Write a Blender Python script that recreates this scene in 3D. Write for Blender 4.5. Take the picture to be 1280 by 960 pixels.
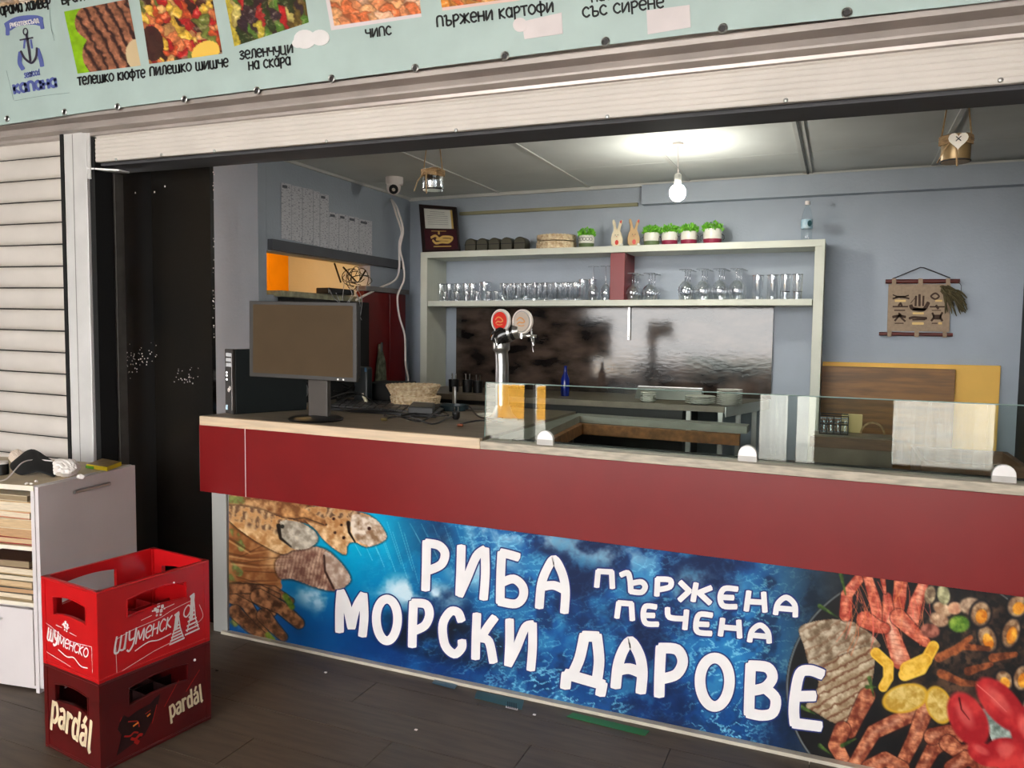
import bpy, bmesh, math, random
import numpy as np
from mathutils import Vector, Matrix
for o in list(bpy.data.objects): bpy.data.objects.remove(o)
S = bpy.context.scene
COL = S.collection
random.seed(7)
R = math.radians

# ------------------------------------------------------------------ camera
F = 980.0; CAM = np.array([0.0, -2.9, 1.5])
def cam_axes(yaw=22.7, pitch=3.8, roll=0.65):
    y, p, r = R(yaw), R(pitch), R(roll)
    f = np.array([-math.sin(y)*math.cos(p), math.cos(y)*math.cos(p), -math.sin(p)])
    rt = np.array([math.cos(y), math.sin(y), 0.0]); up = np.cross(rt, f)
    return f, rt*math.cos(r)+up*math.sin(r), up*math.cos(r)-rt*math.sin(r)
FW, RT, UP = cam_axes()
cd = bpy.data.cameras.new('camera'); cam = bpy.data.objects.new('camera', cd); COL.objects.link(cam)
cd.sensor_width = 36; cd.lens = F/1280*36; cd.clip_start = 0.02; cd.clip_end = 200
cam.matrix_world = Matrix(((RT[0], UP[0], -FW[0], CAM[0]), (RT[1], UP[1], -FW[1], CAM[1]), (RT[2], UP[2], -FW[2], CAM[2]), (0, 0, 0, 1)))
S.camera = cam
def at(px, py, X=None, Y=None, Z=None):
    """where the sight line of a photograph pixel meets a real plane of the place"""
    d = FW*F + RT*(px-640) - UP*(py-480)
    t = (Y-CAM[1])/d[1] if Y is not None else ((X-CAM[0])/d[0] if X is not None else (Z-CAM[2])/d[2])
    return Vector(CAM+t*d)

# ------------------------------------------------------------------ world, sun, exposure
w = bpy.data.worlds.new('sky'); S.world = w; S.cycles.transparent_max_bounces = 40; w.use_nodes = True
bg = w.node_tree.nodes['Background']; bg.inputs[0].default_value = (1.0, 0.985, 0.965, 1); bg.inputs[1].default_value = 13.5
sd = bpy.data.lights.new('sun', 'SUN'); sd.energy = 14; sd.angle = R(1.0); sd.color = (1, .96, .9)
sun = bpy.data.objects.new('sun', sd); COL.objects.link(sun); sun.rotation_euler = (R(-40), 0, 0); sun.location = (-3, 3, 9)
S.view_settings.view_transform = 'Standard'; S.view_settings.look = 'None'
S.view_settings.exposure = 0.0; S.view_settings.gamma = 1.0; S.view_settings.use_curve_mapping = False

# ------------------------------------------------------------------ materials
def lin(c):
    return tuple(((v/255)/12.92 if v/255 <= 0.04045 else ((v/255+0.055)/1.055)**2.4) for v in c)
MATS = {}
def mat(name, col, rough=0.5, metal=0.0, var=0.0, vscale=8.0, bump=0.0, bscale=40.0, col2=None, stretch=(1, 1, 1), spec=0.5, emit=0, trans=0, coat=0):
    if name in MATS: return MATS[name]
    m = bpy.data.materials.new(name); m.use_nodes = True; nt = m.node_tree; N = nt.nodes; L = nt.links
    b = N['Principled BSDF']; c = lin(col)
    b.inputs['Base Color'].default_value = (*c, 1); b.inputs['Roughness'].default_value = rough; b.inputs['Metallic'].default_value = metal
    b.inputs['Specular IOR Level'].default_value = spec
    if coat: b.inputs['Coat Weight'].default_value = coat; b.inputs['Coat Roughness'].default_value = .08
    if trans: b.inputs['Transmission Weight'].default_value = trans
    if emit: b.inputs['Emission Color'].default_value = (*c, 1); b.inputs['Emission Strength'].default_value = emit
    tc = N.new('ShaderNodeTexCoord'); mp = N.new('ShaderNodeMapping'); mp.inputs['Scale'].default_value = stretch
    L.new(tc.outputs['Object'], mp.inputs[0])
    n = N.new('ShaderNodeTexNoise'); n.inputs['Scale'].default_value = vscale; n.inputs['Detail'].default_value = 5
    L.new(mp.outputs[0], n.inputs['Vector'])
    if col2 is None: col2 = tuple(v*(1-max(var, .04)) for v in col)
    r = N.new('ShaderNodeValToRGB'); r.color_ramp.elements[0].position = .35; r.color_ramp.elements[1].position = .65
    r.color_ramp.elements[0].color = (*lin(col2), 1); r.color_ramp.elements[1].color = (*c, 1)
    L.new(n.outputs['Fac'], r.inputs[0]); L.new(r.outputs[0], b.inputs['Base Color'])
    if emit: L.new(r.outputs[0], b.inputs['Emission Color'])
    if bump:
        n2 = N.new('ShaderNodeTexNoise'); n2.inputs['Scale'].default_value = bscale; n2.inputs['Detail'].default_value = 3
        L.new(mp.outputs[0], n2.inputs['Vector'])
        bp = N.new('ShaderNodeBump'); bp.inputs['Strength'].default_value = bump; bp.inputs['Distance'].default_value = .01
        L.new(n2.outputs['Fac'], bp.inputs['Height']); L.new(bp.outputs[0], b.inputs['Normal'])
    MATS[name] = m; return m
def glass(name, tint=(255, 255, 255), refl=1.0, rough=0.0, ior=1.5):
    m = bpy.data.materials.new(name); m.use_nodes = True; N = m.node_tree.nodes; L = m.node_tree.links; N.clear()
    o = N.new('ShaderNodeOutputMaterial'); t = N.new('ShaderNodeBsdfTransparent'); g = N.new('ShaderNodeBsdfGlossy'); x = N.new('ShaderNodeMixShader')
    lw = N.new('ShaderNodeLayerWeight'); pw = N.new('ShaderNodeMath'); pw.operation = 'POWER'; pw.inputs[1].default_value = 4.0
    f = N.new('ShaderNodeMath'); f.operation = 'MULTIPLY_ADD'; f.inputs[1].default_value = .9; f.inputs[2].default_value = .045
    L.new(lw.outputs['Facing'], pw.inputs[0]); L.new(pw.outputs[0], f.inputs[0])
    mu = N.new('ShaderNodeMath'); mu.operation = 'MULTIPLY'; mu.inputs[1].default_value = refl; mu.use_clamp = True
    t.inputs[0].default_value = (*lin(tint), 1); g.inputs['Roughness'].default_value = rough; g.inputs[0].default_value = (1, 1, 1, 1)
    L.new(f.outputs[0], mu.inputs[0]); L.new(mu.outputs[0], x.inputs[0]); L.new(t.outputs[0], x.inputs[1]); L.new(g.outputs[0], x.inputs[2]); L.new(x.outputs[0], o.inputs[0])
    MATS[name] = m; return m
def painted(name, rough=.35, spec=.4):
    m = bpy.data.materials.new(name); m.use_nodes = True; N = m.node_tree.nodes; L = m.node_tree.links
    b = N['Principled BSDF']; a = N.new('ShaderNodeVertexColor'); a.layer_name = 'print'
    b.inputs['Roughness'].default_value = rough; b.inputs['Specular IOR Level'].default_value = spec
    L.new(a.outputs[0], b.inputs['Base Color']); return m

M_shut = mat('shutter_white', (222, 214, 206), .45, .0, .05, 3, .05, 20)
M_head = mat('header_aluminium', (196, 186, 180), .38, .35, .08, 5)
M_slot = mat('slot_dark', (28, 26, 26), .6)
M_alu = mat('white_aluminium', (224, 222, 220), .35, .1, .05, 6)
M_blackg = mat('black_gloss_panel', (7, 7, 8), .3, 0, .3, 2.5, .02, 3, col2=(11, 10, 9), spec=.3)
M_jamb = mat('jamb_metal', (92, 88, 84), .5, .2, .15, 12)
M_blue = mat('blue_grey_wall', (168, 177, 189), .75, 0, .04, 3, .15, 60)
M_ceil = mat('ceiling_panel', (212, 215, 212), .9, 0, .06, 2)
M_seam = mat('ceiling_batten', (205, 205, 200), .55)
M_seamd = mat('ceiling_gap', (90, 92, 92), .7)
M_red = mat('red_laminate', (126, 18, 21), .32, 0, .05, 4, .02, 8)
M_wood_e = mat('wood_edge', (226, 200, 168), .5, 0, .08, 6, stretch=(1, 12, 12))
M_top = mat('worktop_grey_wood', (132, 118, 100), .42, 0, .2, 7, .05, 30, stretch=(1, 8, 1))
M_stone = mat('travertine_edge', (196, 184, 164), .5, 0, .18, 14, stretch=(1, 1, 6))
M_grey = mat('grey_panel', (168, 168, 164), .5, 0, .05, 3)
M_base = mat('base_strip', (205, 196, 180), .5, 0, .1, 9)
M_floor = mat('dark_laminate', (88, 75, 62), .5, 0, .16, 5, .06, 30, stretch=(1, 7, 1))
M_floorgap = mat('floor_gap', (30, 27, 25), .8)
M_white = mat('white_laminate', (214, 206, 206), .4, 0, .03, 3)
M_shelf = mat('pale_shelf', (208, 210, 196), .45, 0, .03, 5)
M_stonetile = mat('dark_marble', (18, 15, 15), .09, 0, 0, 5, .022, 22, col2=(84, 70, 62), stretch=(1, 1, 2.2))
M_chrome = mat('chrome', (225, 225, 225), .12, 1.0)
M_steel = mat('brushed_steel', (190, 190, 188), .3, 1.0)
M_black = mat('black_plastic', (20, 20, 21), .4)
M_blackm = mat('black_matte', (14, 14, 15), .8)
M_charcoal = mat('charcoal', (48, 46, 46), .5)
M_yellow = mat('yellow_wall', (250, 196, 92), .6, 0, .05, 4)
M_kitch = mat('kitchen_wall', (246, 166, 40), .6, 0, .1, 6)
M_oak = mat('brown_oak', (146, 98, 44), .45, 0, .25, 5, .06, 20, stretch=(1, 1, 9))
M_brown = mat('brown_wood', (126, 92, 66), .5, 0, .22, 6, .06, 20, stretch=(1, 1, 8))
M_chip = mat('chipboard_edge', (168, 112, 66), .7, 0, .25, 30)
M_redcab = mat('red_cabinet', (112, 12, 14), .35)
M_paper = mat('paper', (205, 205, 208), .8)
M_rope = mat('jute_rope', (170, 138, 98), .9, 0, .2, 60)
M_straw = mat('woven_straw', (236, 220, 188), .8, 0, .25, 50, col2=(196, 166, 128))
M_green = mat('leaf_green', (136, 208, 62), .5, 0, .3, 40, col2=(84, 160, 40))
M_pot = mat('white_ceramic', (226, 224, 214), .3)
M_crate = mat('red_crate', (196, 18, 24), .3, 0, .06, 6, coat=.3)
M_crated = mat('dark_red_crate', (92, 14, 16), .32, 0, .2, 6, coat=.3)
M_ink = mat('white_ink', (236, 226, 222), .5)
M_letter = mat('letter_white', (240, 236, 236), .45)
M_navy = mat('letter_outline_navy', (22, 40, 110), .45)
M_textb = mat('black_ink', (22, 24, 26), .6)
G_pane = glass('pane_glass', (240, 245, 242), .8)
G_clear = glass('clear_glass', (243, 245, 247), 3.4, .04)
G_blue = glass('blue_glass', (30, 50, 150), 1.2)
G_bottle = glass('bottle_plastic', (244, 248, 250), 1.2)

# ------------------------------------------------------------------ helpers
def zf(x): return -0.0105*(x+1.35)          # the frontage runs slightly out of level
def root(name, label, cat, loc=(0, 0, 0), rz=0, group=None):
    o = bpy.data.objects.new(name, None); COL.objects.link(o); o.empty_display_size = .1
    o.location = loc; o.rotation_euler = (0, 0, rz); o['label'] = label; o['category'] = cat
    if group: o['group'] = group
    return o
def tag(o, label, cat, group=None):
    o['label'] = label; o['category'] = cat
    if group: o['group'] = group
    return o
def dup(r, loc, rz=None, label=None, group=None):
    c = r.copy(); COL.objects.link(c); c.location = loc
    if rz is not None: c.rotation_euler = (0, 0, rz)
    if label: c['label'] = label
    if group: c['group'] = group
    for ch in list(r.children):
        d = ch.copy(); COL.objects.link(d); d.parent = c
        for g in list(ch.children):
            e = g.copy(); COL.objects.link(e); e.parent = d
    return c
class MB:
    def __init__(s): s.v = []; s.f = []
    def add(s, vs, fs):
        n = len(s.v); s.v += [tuple(v) for v in vs]; s.f += [tuple(i+n for i in f) for f in fs]; return s
    def box(s, x0, x1, y0, y1, z0, z1):
        return s.add([(x0, y0, z0), (x1, y0, z0), (x1, y1, z0), (x0, y1, z0), (x0, y0, z1), (x1, y0, z1), (x1, y1, z1), (x0, y1, z1)],
                     [(0, 3, 2, 1), (4, 5, 6, 7), (0, 1, 5, 4), (1, 2, 6, 5), (2, 3, 7, 6), (3, 0, 4, 7)])
    def quadbox(s, q, d):
        """solid from four corners extruded by vector d"""
        a = [Vector(p) for p in q]; b = [p+Vector(d) for p in a]
        return s.add(a+b, [(0, 1, 2, 3), (7, 6, 5, 4), (0, 4, 5, 1), (1, 5, 6, 2), (2, 6, 7, 3), (3, 7, 4, 0)])
    def prism(s, pts, d):
        a = [Vector(p) for p in pts]; n = len(a); b = [p+Vector(d) for p in a]
        return s.add(a+b, [tuple(range(n)), tuple(range(2*n-1, n-1, -1))]+[(i, i+n, (i+1) % n+n, (i+1) % n) for i in range(n)])
    def lathe(s, prof, c=(0, 0, 0), n=20, mod=None, cap=True):
        vs = []; fs = []; m = len(prof)
        for i in range(n):
            a = 2*math.pi*i/n
            for j, (r, z) in enumerate(prof):
                rr = r*(mod(a, j) if mod else 1)
                vs.append((c[0]+rr*math.cos(a), c[1]+rr*math.sin(a), c[2]+z))
        for i in range(n):
            k = (i+1) % n
            for j in range(m-1): fs.append((i*m+j, k*m+j, k*m+j+1, i*m+j+1))
        if cap:
            if prof[0][0] > 1e-6: fs.append(tuple(i*m for i in range(n))[::-1])
            if prof[-1][0] > 1e-6: fs.append(tuple(i*m+m-1 for i in range(n)))
        return s.add(vs, fs)
    def tube(s, path, r, n=8, closed=False):
        P = [Vector(p) for p in path]; m = len(P); vs = []; fs = []
        rr = r if isinstance(r, (list, tuple)) else [r]*m
        prev = None
        for i, p in enumerate(P):
            if closed: t = P[(i+1) % m]-P[i-1]
            else: t = P[min(i+1, m-1)]-P[max(i-1, 0)]
            if t.length < 1e-9: t = Vector((0, 0, 1))
            t.normalize()
            if prev is None:
                a = Vector((0, 0, 1)) if abs(t.z) < .9 else Vector((1, 0, 0)); u = t.cross(a).normalized()
            else: u = (prev-t*prev.dot(t)).normalized()
            prev = u; w_ = t.cross(u)
            for k in range(n):
                an = 2*math.pi*k/n; vs.append(p+(u*math.cos(an)+w_*math.sin(an))*rr[i])
        for i in range(m if closed else m-1):
            j = (i+1) % m
            for k in range(n): fs.append((i*n+k, i*n+(k+1) % n, j*n+(k+1) % n, j*n+k))
        if not closed: fs.append(tuple(range(n))[::-1]); fs.append(tuple((m-1)*n+k for k in range(n)))
        return s.add(vs, fs)
    def ball(s, c, r, n=12, sc=(1, 1, 1)):
        prof = [(math.sin(math.pi*j/n), -math.cos(math.pi*j/n)) for j in range(n+1)]
        k = len(s.v); s.lathe(prof, (0, 0, 0), n+4, cap=False)
        for i in range(k, len(s.v)):
            v = s.v[i]; s.v[i] = (c[0]+v[0]*r*sc[0], c[1]+v[1]*r*sc[1], c[2]+v[2]*r*sc[2])
        return s
    def build(s, name, m, parent=None, world=False, tilt=False, bev=0, smooth=False, kind=None, merge=False, solid=0):
        vs = s.v
        if tilt: vs = [(x, y, z+zf(x)) for x, y, z in vs]
        if world and parent is not None:
            q = parent; off = Vector((0, 0, 0)); rz = 0
            loc = Vector(parent.location); inv = Matrix.Rotation(-parent.rotation_euler[2], 3, 'Z')
            if parent.parent is not None:
                pp = parent.parent; assert parent.location.length < 1e-9
                loc = Vector(pp.location); inv = Matrix.Rotation(-pp.rotation_euler[2], 3, 'Z')
            vs = [inv @ (Vector(v)-loc) for v in vs]
        me = bpy.data.meshes.new(name); me.from_pydata([tuple(v) for v in vs], [], s.f)
        b = bmesh.new(); b.from_mesh(me)
        if merge: bmesh.ops.remove_doubles(b, verts=b.verts, dist=1e-5)
        bmesh.ops.recalc_face_normals(b, faces=b.faces); b.to_mesh(me); b.free()
        me.materials.append(m)
        if smooth:
            for p in me.polygons: p.use_smooth = True
            if hasattr(me, 'set_sharp_from_angle'): me.set_sharp_from_angle(angle=R(50))
        o = bpy.data.objects.new(name, me); COL.objects.link(o)
        if parent is not None: o.parent = parent
        if bev:
            md = o.modifiers.new('bevel', 'BEVEL'); md.width = bev; md.segments = 2; md.limit_method = 'ANGLE'
        if solid:
            md = o.modifiers.new('solid', 'SOLIDIFY'); md.thickness = solid
        if kind: o['kind'] = kind
        return o
def struct(name, mb, m, **k):
    o = mb.build(name, m, **k); o['kind'] = 'structure'; return o
def catmull(P, n=6, closed=False):
    P = [Vector(p) for p in P]; out = []; m = len(P)
    if m < 3 and not closed: return P
    for i in range(m if closed else m-1):
        a, b, c, d = (P[(i-1) % m], P[i], P[(i+1) % m], P[(i+2) % m]) if closed else (P[max(i-1, 0)], P[i], P[i+1], P[min(i+2, m-1)])
        for k in range(n):
            t = k/n
            out.append(.5*((2*b)+(c-a)*t+(2*a-5*b+4*c-d)*t*t+(3*b-a-3*c+d)*t**3))
    if not closed: out.append(P[-1])
    return out
def ribbon(mb, pts, wd, to3d, smooth=True, zoff=0.0):
    """flat stroke of width wd along 2-D points, put on a surface by to3d(x, y, lift)"""
    P = [Vector((p[0], p[1])) for p in pts]
    closed = (P[0]-P[-1]).length < 1e-6 and len(P) > 3
    if closed: P = P[:-1]
    if smooth and len(P) > 2: P = [Vector((q[0], q[1])) for q in catmull([(p.x, p.y, 0) for p in P], 5, closed)]
    m = len(P); h = wd/2; vs = []; fs = []
    for i, p in enumerate(P):
        if closed: t1 = (P[i]-P[i-1]); t2 = (P[(i+1) % m]-P[i])
        else: t1 = P[i]-P[max(i-1, 0)]; t2 = P[min(i+1, m-1)]-P[i]
        if t1.length < 1e-9: t1 = t2
        if t2.length < 1e-9: t2 = t1
        t = (t1.normalized()+t2.normalized())
        t = t.normalized() if t.length > 1e-6 else t1.normalized()
        k = min(1/max(.5, t.dot(t1.normalized())), 1.6); nrm = Vector((-t.y, t.x))*h*k
        vs += [p+nrm, p-nrm]
    for i in range(m if closed else m-1):
        j = (i+1) % m; fs.append((2*i, 2*i+1, 2*j+1, 2*j))
    if not closed:
        for e, d in ((0, P[0]-P[1]), (m-1, P[-1]-P[-2])):
            d = d.normalized(); sd_ = Vector((-d.y, d.x)); c = len(vs)
            vs += [P[e]+(d*a+sd_*b_)*h for a, b_ in ((0, -1), (.42, -.93), (.62, 0), (.42, .93), (0, 1))]
            fs.append(tuple(range(c, c+5)))
    mb.add([to3d(v.x, v.y, zoff) for v in vs], fs)
def planeY(Y):
    def f(x, y, lift=0.0): return at(x, y, Y=Y-lift)
    return f
ORD = ['first', 'second', 'third', 'fourth', 'fifth', 'sixth', 'seventh', 'eighth', 'ninth', 'tenth', 'eleventh', 'twelfth']

# stroke alphabet, x to the right, y up, baseline 0, height 1
GL = {
'а': (.62, [[(.5, .95), (.5, 0)], [(.5, .72), (.3, .97), (.08, .72), (.08, .28), (.3, .03), (.5, .28)]]),
'р': (.6, [[(.1, .95), (.1, -.25)], [(.1, .85), (.35, .98), (.52, .72), (.38, .42), (.1, .38)]]),
'м': (.8, [[(.05, 0), (.12, .95), (.38, .25), (.62, .95), (.72, 0)]]),
'х': (.62, [[(.08, .95), (.55, 0)], [(.52, .95), (.05, 0)]]),
'и': (.66, [[(.1, .95), (.1, .05), (.52, .92), (.54, 0)]]),
'й': (.66, [[(.1, .95), (.1, .05), (.52, .92), (.54, 0)], [(.2, 1.2), (.32, 1.12), (.45, 1.2)]]),
'в': (.62, [[(.1, 0), (.1, .95), (.4, .92), (.42, .62), (.12, .5)], [(.12, .5), (.5, .42), (.5, .06), (.1, 0)]]),
'е': (.6, [[(.08, .5), (.5, .55), (.48, .85), (.28, .98), (.08, .75), (.08, .25), (.28, .0), (.5, .12)]]),
'т': (.6, [[(.02, .92), (.55, .95)], [(.28, .93), (.3, 0)]]),
'л': (.62, [[(.03, .0), (.18, .2), (.22, .92), (.5, .92), (.52, 0)]]),
'ш': (.9, [[(.08, .95), (.08, .1), (.38, .05), (.4, .9)], [(.4, .1), (.72, .05), (.74, .95)], [(.74, .95), (.78, 0)]]),
'щ': (.95, [[(.08, .95), (.08, .1), (.38, .05), (.4, .9)], [(.4, .1), (.76, .05), (.74, .95)], [(.76, .05), (.86, -.15)]]),
'к': (.6, [[(.1, .95), (.1, 0)], [(.5, .95), (.14, .5), (.52, 0)]]),
'о': (.66, [[(.32, .97), (.08, .7), (.08, .28), (.32, .03), (.56, .28), (.56, .7), (.32, .97)]]),
'ю': (.9, [[(.08, .95), (.08, 0)], [(.08, .5), (.35, .5)], [(.58, .97), (.35, .7), (.35, .28), (.58, .03), (.8, .28), (.8, .7), (.58, .97)]]),
'ф': (.8, [[(.38, 1.2), (.38, -.25)], [(.38, .9), (.1, .75), (.08, .35), (.38, .12), (.68, .35), (.66, .75), (.38, .9)]]),
'п': (.66, [[(.08, 0), (.12, .92), (.5, .92), (.54, 0)]]),
'ч': (.6, [[(.06, .95), (.1, .55), (.48, .5)], [(.5, .95), (.5, 0)]]),
'з': (.56, [[(.08, .85), (.3, .98), (.45, .78), (.18, .52), (.48, .3), (.32, .02), (.05, .12)]]),
'н': (.64, [[(.08, .95), (.08, 0)], [(.52, .95), (.52, 0)], [(.08, .5), (.52, .5)]]),
'у': (.6, [[(.05, .95), (.15, .42), (.45, .4)], [(.52, .95), (.48, .1), (.25, -.25), (.08, -.15)]]),
'ц': (.7, [[(.08, .95), (.08, .05), (.5, .05), (.5, .95)], [(.5, .05), (.6, -.2)]]),
'с': (.58, [[(.5, .8), (.3, .98), (.08, .7), (.08, .28), (.3, .02), (.52, .18)]]),
'ъ': (.66, [[(.02, .92), (.2, .95), (.2, .05), (.52, .08), (.54, .42), (.2, .5)]]),
'ж': (.85, [[(.4, .95), (.4, 0)], [(.05, .95), (.36, .5), (.03, 0)], [(.76, .95), (.44, .5), (.78, 0)]]),
'б': (.62, [[(.5, .95), (.1, .9), (.1, .05), (.48, .05), (.52, .42), (.12, .52)]]),
'д': (.7, [[(.05, -.15), (.08, .08), (.6, .08), (.62, -.15)], [(.16, .1), (.25, .92), (.48, .92), (.52, .1)]]),
'А': (.7, [[(.03, 0), (.14, .6), (.32, .98), (.5, .6), (.6, 0)], [(.1, .4), (.54, .4)]]),
'S': (.6, [[(.5, .85), (.25, .98), (.1, .72), (.48, .35), (.3, .02), (.05, .15)]]),
'p': (.62, [[(.1, .9), (.1, -.35)], [(.1, .75), (.35, .9), (.5, .6), (.5, .3), (.3, .05), (.1, .15)]]),
'a': (.6, [[(.1, .75), (.3, .85), (.44, .7), (.44, .05)], [(.44, .5), (.15, .42), (.08, .15), (.25, .02), (.44, .2)]]),
'r': (.5, [[(.1, .9), (.1, 0)], [(.1, .6), (.25, .85), (.42, .8)]]),
'd': (.62, [[(.48, 1.25), (.44, 0)], [(.44, .7), (.2, .85), (.07, .5), (.15, .05), (.44, .15)]]),
'l': (.34, [[(.14, 1.25), (.16, .05), (.24, 0)]]),
'f': (.4, [[(.35, 1.0), (.2, .95), (.18, 0)], [(.05, .6), (.32, .6)]]),
'-': (.4, [[(.05, .5), (.35, .5)]]),
}
GL['á'] = (.6, GL['a'][1]+[[(.22, 1.0), (.36, 1.25)]])
def write(mb, txt, p0, p1, h, wd, to3d, slant=0, lift=0.0, ysign=-1):
    """writes txt from 2-D point p0 to p1 (baseline), letters h tall"""
    tot = sum(.4 if c == ' ' else GL[c][0] for c in txt)
    d = Vector((p1[0]-p0[0], p1[1]-p0[1])); L_ = d.length; u = d/L_; k = L_/tot
    up = Vector((-u.y, u.x))
    if ysign < 0: up = Vector((u.y, -u.x))
    x = 0.0
    for c in txt:
        if c == ' ': x += .4; continue
        adv, st = GL[c]
        for s_ in st:
            pts = []
            for (a, b) in s_:
                q = Vector(p0)+u*((x+a)*k+b*h*slant)+up*b*h; pts.append((q.x, q.y))
            ribbon(mb, pts, wd, to3d, True, lift)
        x += adv

# numpy painting helpers for printed sheets
def fbm(X, Y, sc, seed, octv=4):
    rs = np.random.RandomState(seed); out = np.zeros_like(X); amp = 1; tot = 0
    for o_ in range(octv):
        G = rs.rand(128, 128); x = X/sc*2**o_; y = Y/sc*2**o_
        xi = np.floor(x).astype(int); yi = np.floor(y).astype(int); fx = x-xi; fy = y-yi
        fx = fx*fx*(3-2*fx); fy = fy*fy*(3-2*fy)
        g = lambda a, b: G[a % 128, b % 128]
        out += amp*((g(xi, yi)*(1-fx)+g(xi+1, yi)*fx)*(1-fy)+(g(xi, yi+1)*(1-fx)+g(xi+1, yi+1)*fx)*fy); tot += amp; amp *= .55
    return out/tot
def inpoly(X, Y, P):
    if len(P) > 6: P = [(q.x, q.y) for q in catmull([(a, b, 0) for a, b in P], 4, True)]
    c = np.zeros(X.shape, bool); n = len(P)
    for i in range(n):
        x1, y1 = P[i]; x2, y2 = P[(i+1) % n]
        if y1 == y2: continue
        c ^= ((y1 > Y) != (y2 > Y)) & (X < (x2-x1)*(Y-y1)/(y2-y1)+x1)
    return c
def capdist(X, Y, P, w0, w1=None):
    """distance inside a tapered polyline capsule, >0 inside"""
    w1 = w0 if w1 is None else w1; best = np.full(X.shape, -1e9); n = len(P)-1
    for i in range(n):
        (ax, ay), (bx, by) = P[i], P[i+1]; dx, dy = bx-ax, by-ay
        t = np.clip(((X-ax)*dx+(Y-ay)*dy)/(dx*dx+dy*dy+1e-9), 0, 1)
        d = np.hypot(X-ax-t*dx, Y-ay-t*dy); wv = (w0+(w1-w0)*(i+t)/n)/2
        best = np.maximum(best, wv-d)
    return best
def mixc(C, mask, col):
    m = np.clip(mask.astype(float), 0, 1)[..., None]
    return C*(1-m)+np.asarray(col, float)*m
def ell(X, Y, cx, cy, rx, ry, rot=0):
    a = R(rot); dx = X-cx; dy = Y-cy; u = dx*math.cos(a)+dy*math.sin(a); v = -dx*math.sin(a)+dy*math.cos(a)
    return 1-np.hypot(u/rx, v/ry)
def print_sheet(name, XY, C, to3d, m, parent, lift):
    """a flat printed sheet: grid of points XY (rows, cols, 2) with colours C (sRGB 0-255)"""
    r, c = XY.shape[:2]
    P = np.array([to3d(float(x), float(y), lift)[:] for x, y in XY.reshape(-1, 2)])
    loc = np.array(parent.location); P = P-loc
    me = bpy.data.meshes.new(name)
    idx = np.arange(r*c).reshape(r, c)
    q = np.stack([idx[:-1, :-1], idx[1:, :-1], idx[1:, 1:], idx[:-1, 1:]], -1).reshape(-1, 4)
    me.vertices.add(r*c); me.vertices.foreach_set('co', P.astype(np.float32).ravel())
    me.loops.add(q.size); me.loops.foreach_set('vertex_index', q.ravel().astype(np.int32))
    me.polygons.add(len(q)); me.polygons.foreach_set('loop_start', np.arange(0, q.size, 4, dtype=np.int32))
    me.update(calc_edges=True); me.validate()
    c01 = np.clip(C/255, 0, 1); l = np.where(c01 <= .04045, c01/12.92, ((c01+.055)/1.055)**2.4).reshape(-1, 3)
    A = me.color_attributes.new('print', 'FLOAT_COLOR', 'POINT')
    A.data.foreach_set('color', np.concatenate([l, np.ones((len(l), 1))], 1).astype(np.float32).ravel())
    me.materials.append(m)
    o = bpy.data.objects.new(name, me); COL.objects.link(o); o.parent = parent; return o

# ================================================================== SETTING
# floor with planks
fl = struct('floor', MB().box(-6, 4, -6.4, 2.6, -.10, -.012), M_floorgap, tilt=True)
row = 0; y = -3.0
while y < .7:
    x = -4.6+(row*.47) % 1.25-1.25
    while x < 2.2:
        x1 = x+1.25
        MB().box(max(x, -5)+.0015, x1-.0015, y+.0015, y+.1905, -.0115, -.0002+random.uniform(-.0012, 0)).build('plank', M_floor, fl, tilt=True)
        x = x1
    y += .192; row += 1
struct('trim_1', MB().box(-30, 30, -40, -6.4, -.2, -.12), mat('pavement', (205, 200, 190), .8, 0, .1, 1))
# room behind the bar
struct('wall_back', MB().box(-5, 1.2, 2.35, 2.45, 0, 2.6), M_blue)
X_L = -3.05
# left wall with the kitchen hatch
wl = struct('wall_left', MB().box(X_L-.1, X_L, .73, 2.35, 1.95, 2.6).box(X_L-.1, X_L, .73, 2.35, 0, 1.70).box(X_L-.1, X_L, 1.80, 2.35, 1.70, 1.95), M_blue)
MB().box(X_L-.02, X_L+.035, .74, 2.20, 1.955, 2.015).build('lintel', mat('lintel_grey', (84, 86, 92), .6), wl)
MB().box(X_L-.14, X_L+.05, .79, 1.80, 1.69, 1.725).build('hatch_ledge', mat('ledge_marble', (176, 172, 140), .4, 0, .3, 20), wl)
kb = struct('wall_kitchen', MB().box(-4.3, -4.2, .6, 2.4, 0, 2.6).box(-4.3, -3.62, .70, .79, 0, 2.6), M_kitch)
for i in range(7):
    MB().box(-4.2, -4.19, .62+i*.25, .62+i*.25+.244, 1.70, 2.45).build('tile', mat('kitchen_tile', (250, 164, 24), .9, spec=.05), kb)
struct('wall_right', MB().box(.945, 1.05, .14, 2.35, 0, 2.6), mat('black_wall', (10, 10, 11), .6))
ce = struct('ceiling', MB().box(-4.4, 1.2, .05, 2.5, 2.515, 2.66), M_seamd)
BX = [-3.05, -2.31, -1.635, -.955, -.225, .46, 1.1]
for i in range(6):
    for (ya, yb) in ((.1, 1.738), (1.744, 2.35)):
        MB().box(BX[i]+.012, BX[i+1]-.012, ya, yb, 2.5, 2.514).build('ceiling_panel', M_ceil, ce)
for i in range(1, 6):
    w_ = .028 if i == 4 else .012
    MB().box(BX[i]-w_, BX[i]+w_, .1, 2.35, 2.494, 2.514).build('batten', M_seam, ce)
    if i == 4: MB().box(BX[i]-.006, BX[i]+.006, .1, 2.35, 2.490, 2.4945).build('batten_groove', M_seamd, ce)
struct('trim_2', MB().box(-3.05, .94, 2.325, 2.349, 2.478, 2.499).box(X_L+.001, X_L+.018, .74, 2.33, 2.482, 2.499), M_seam)
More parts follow.
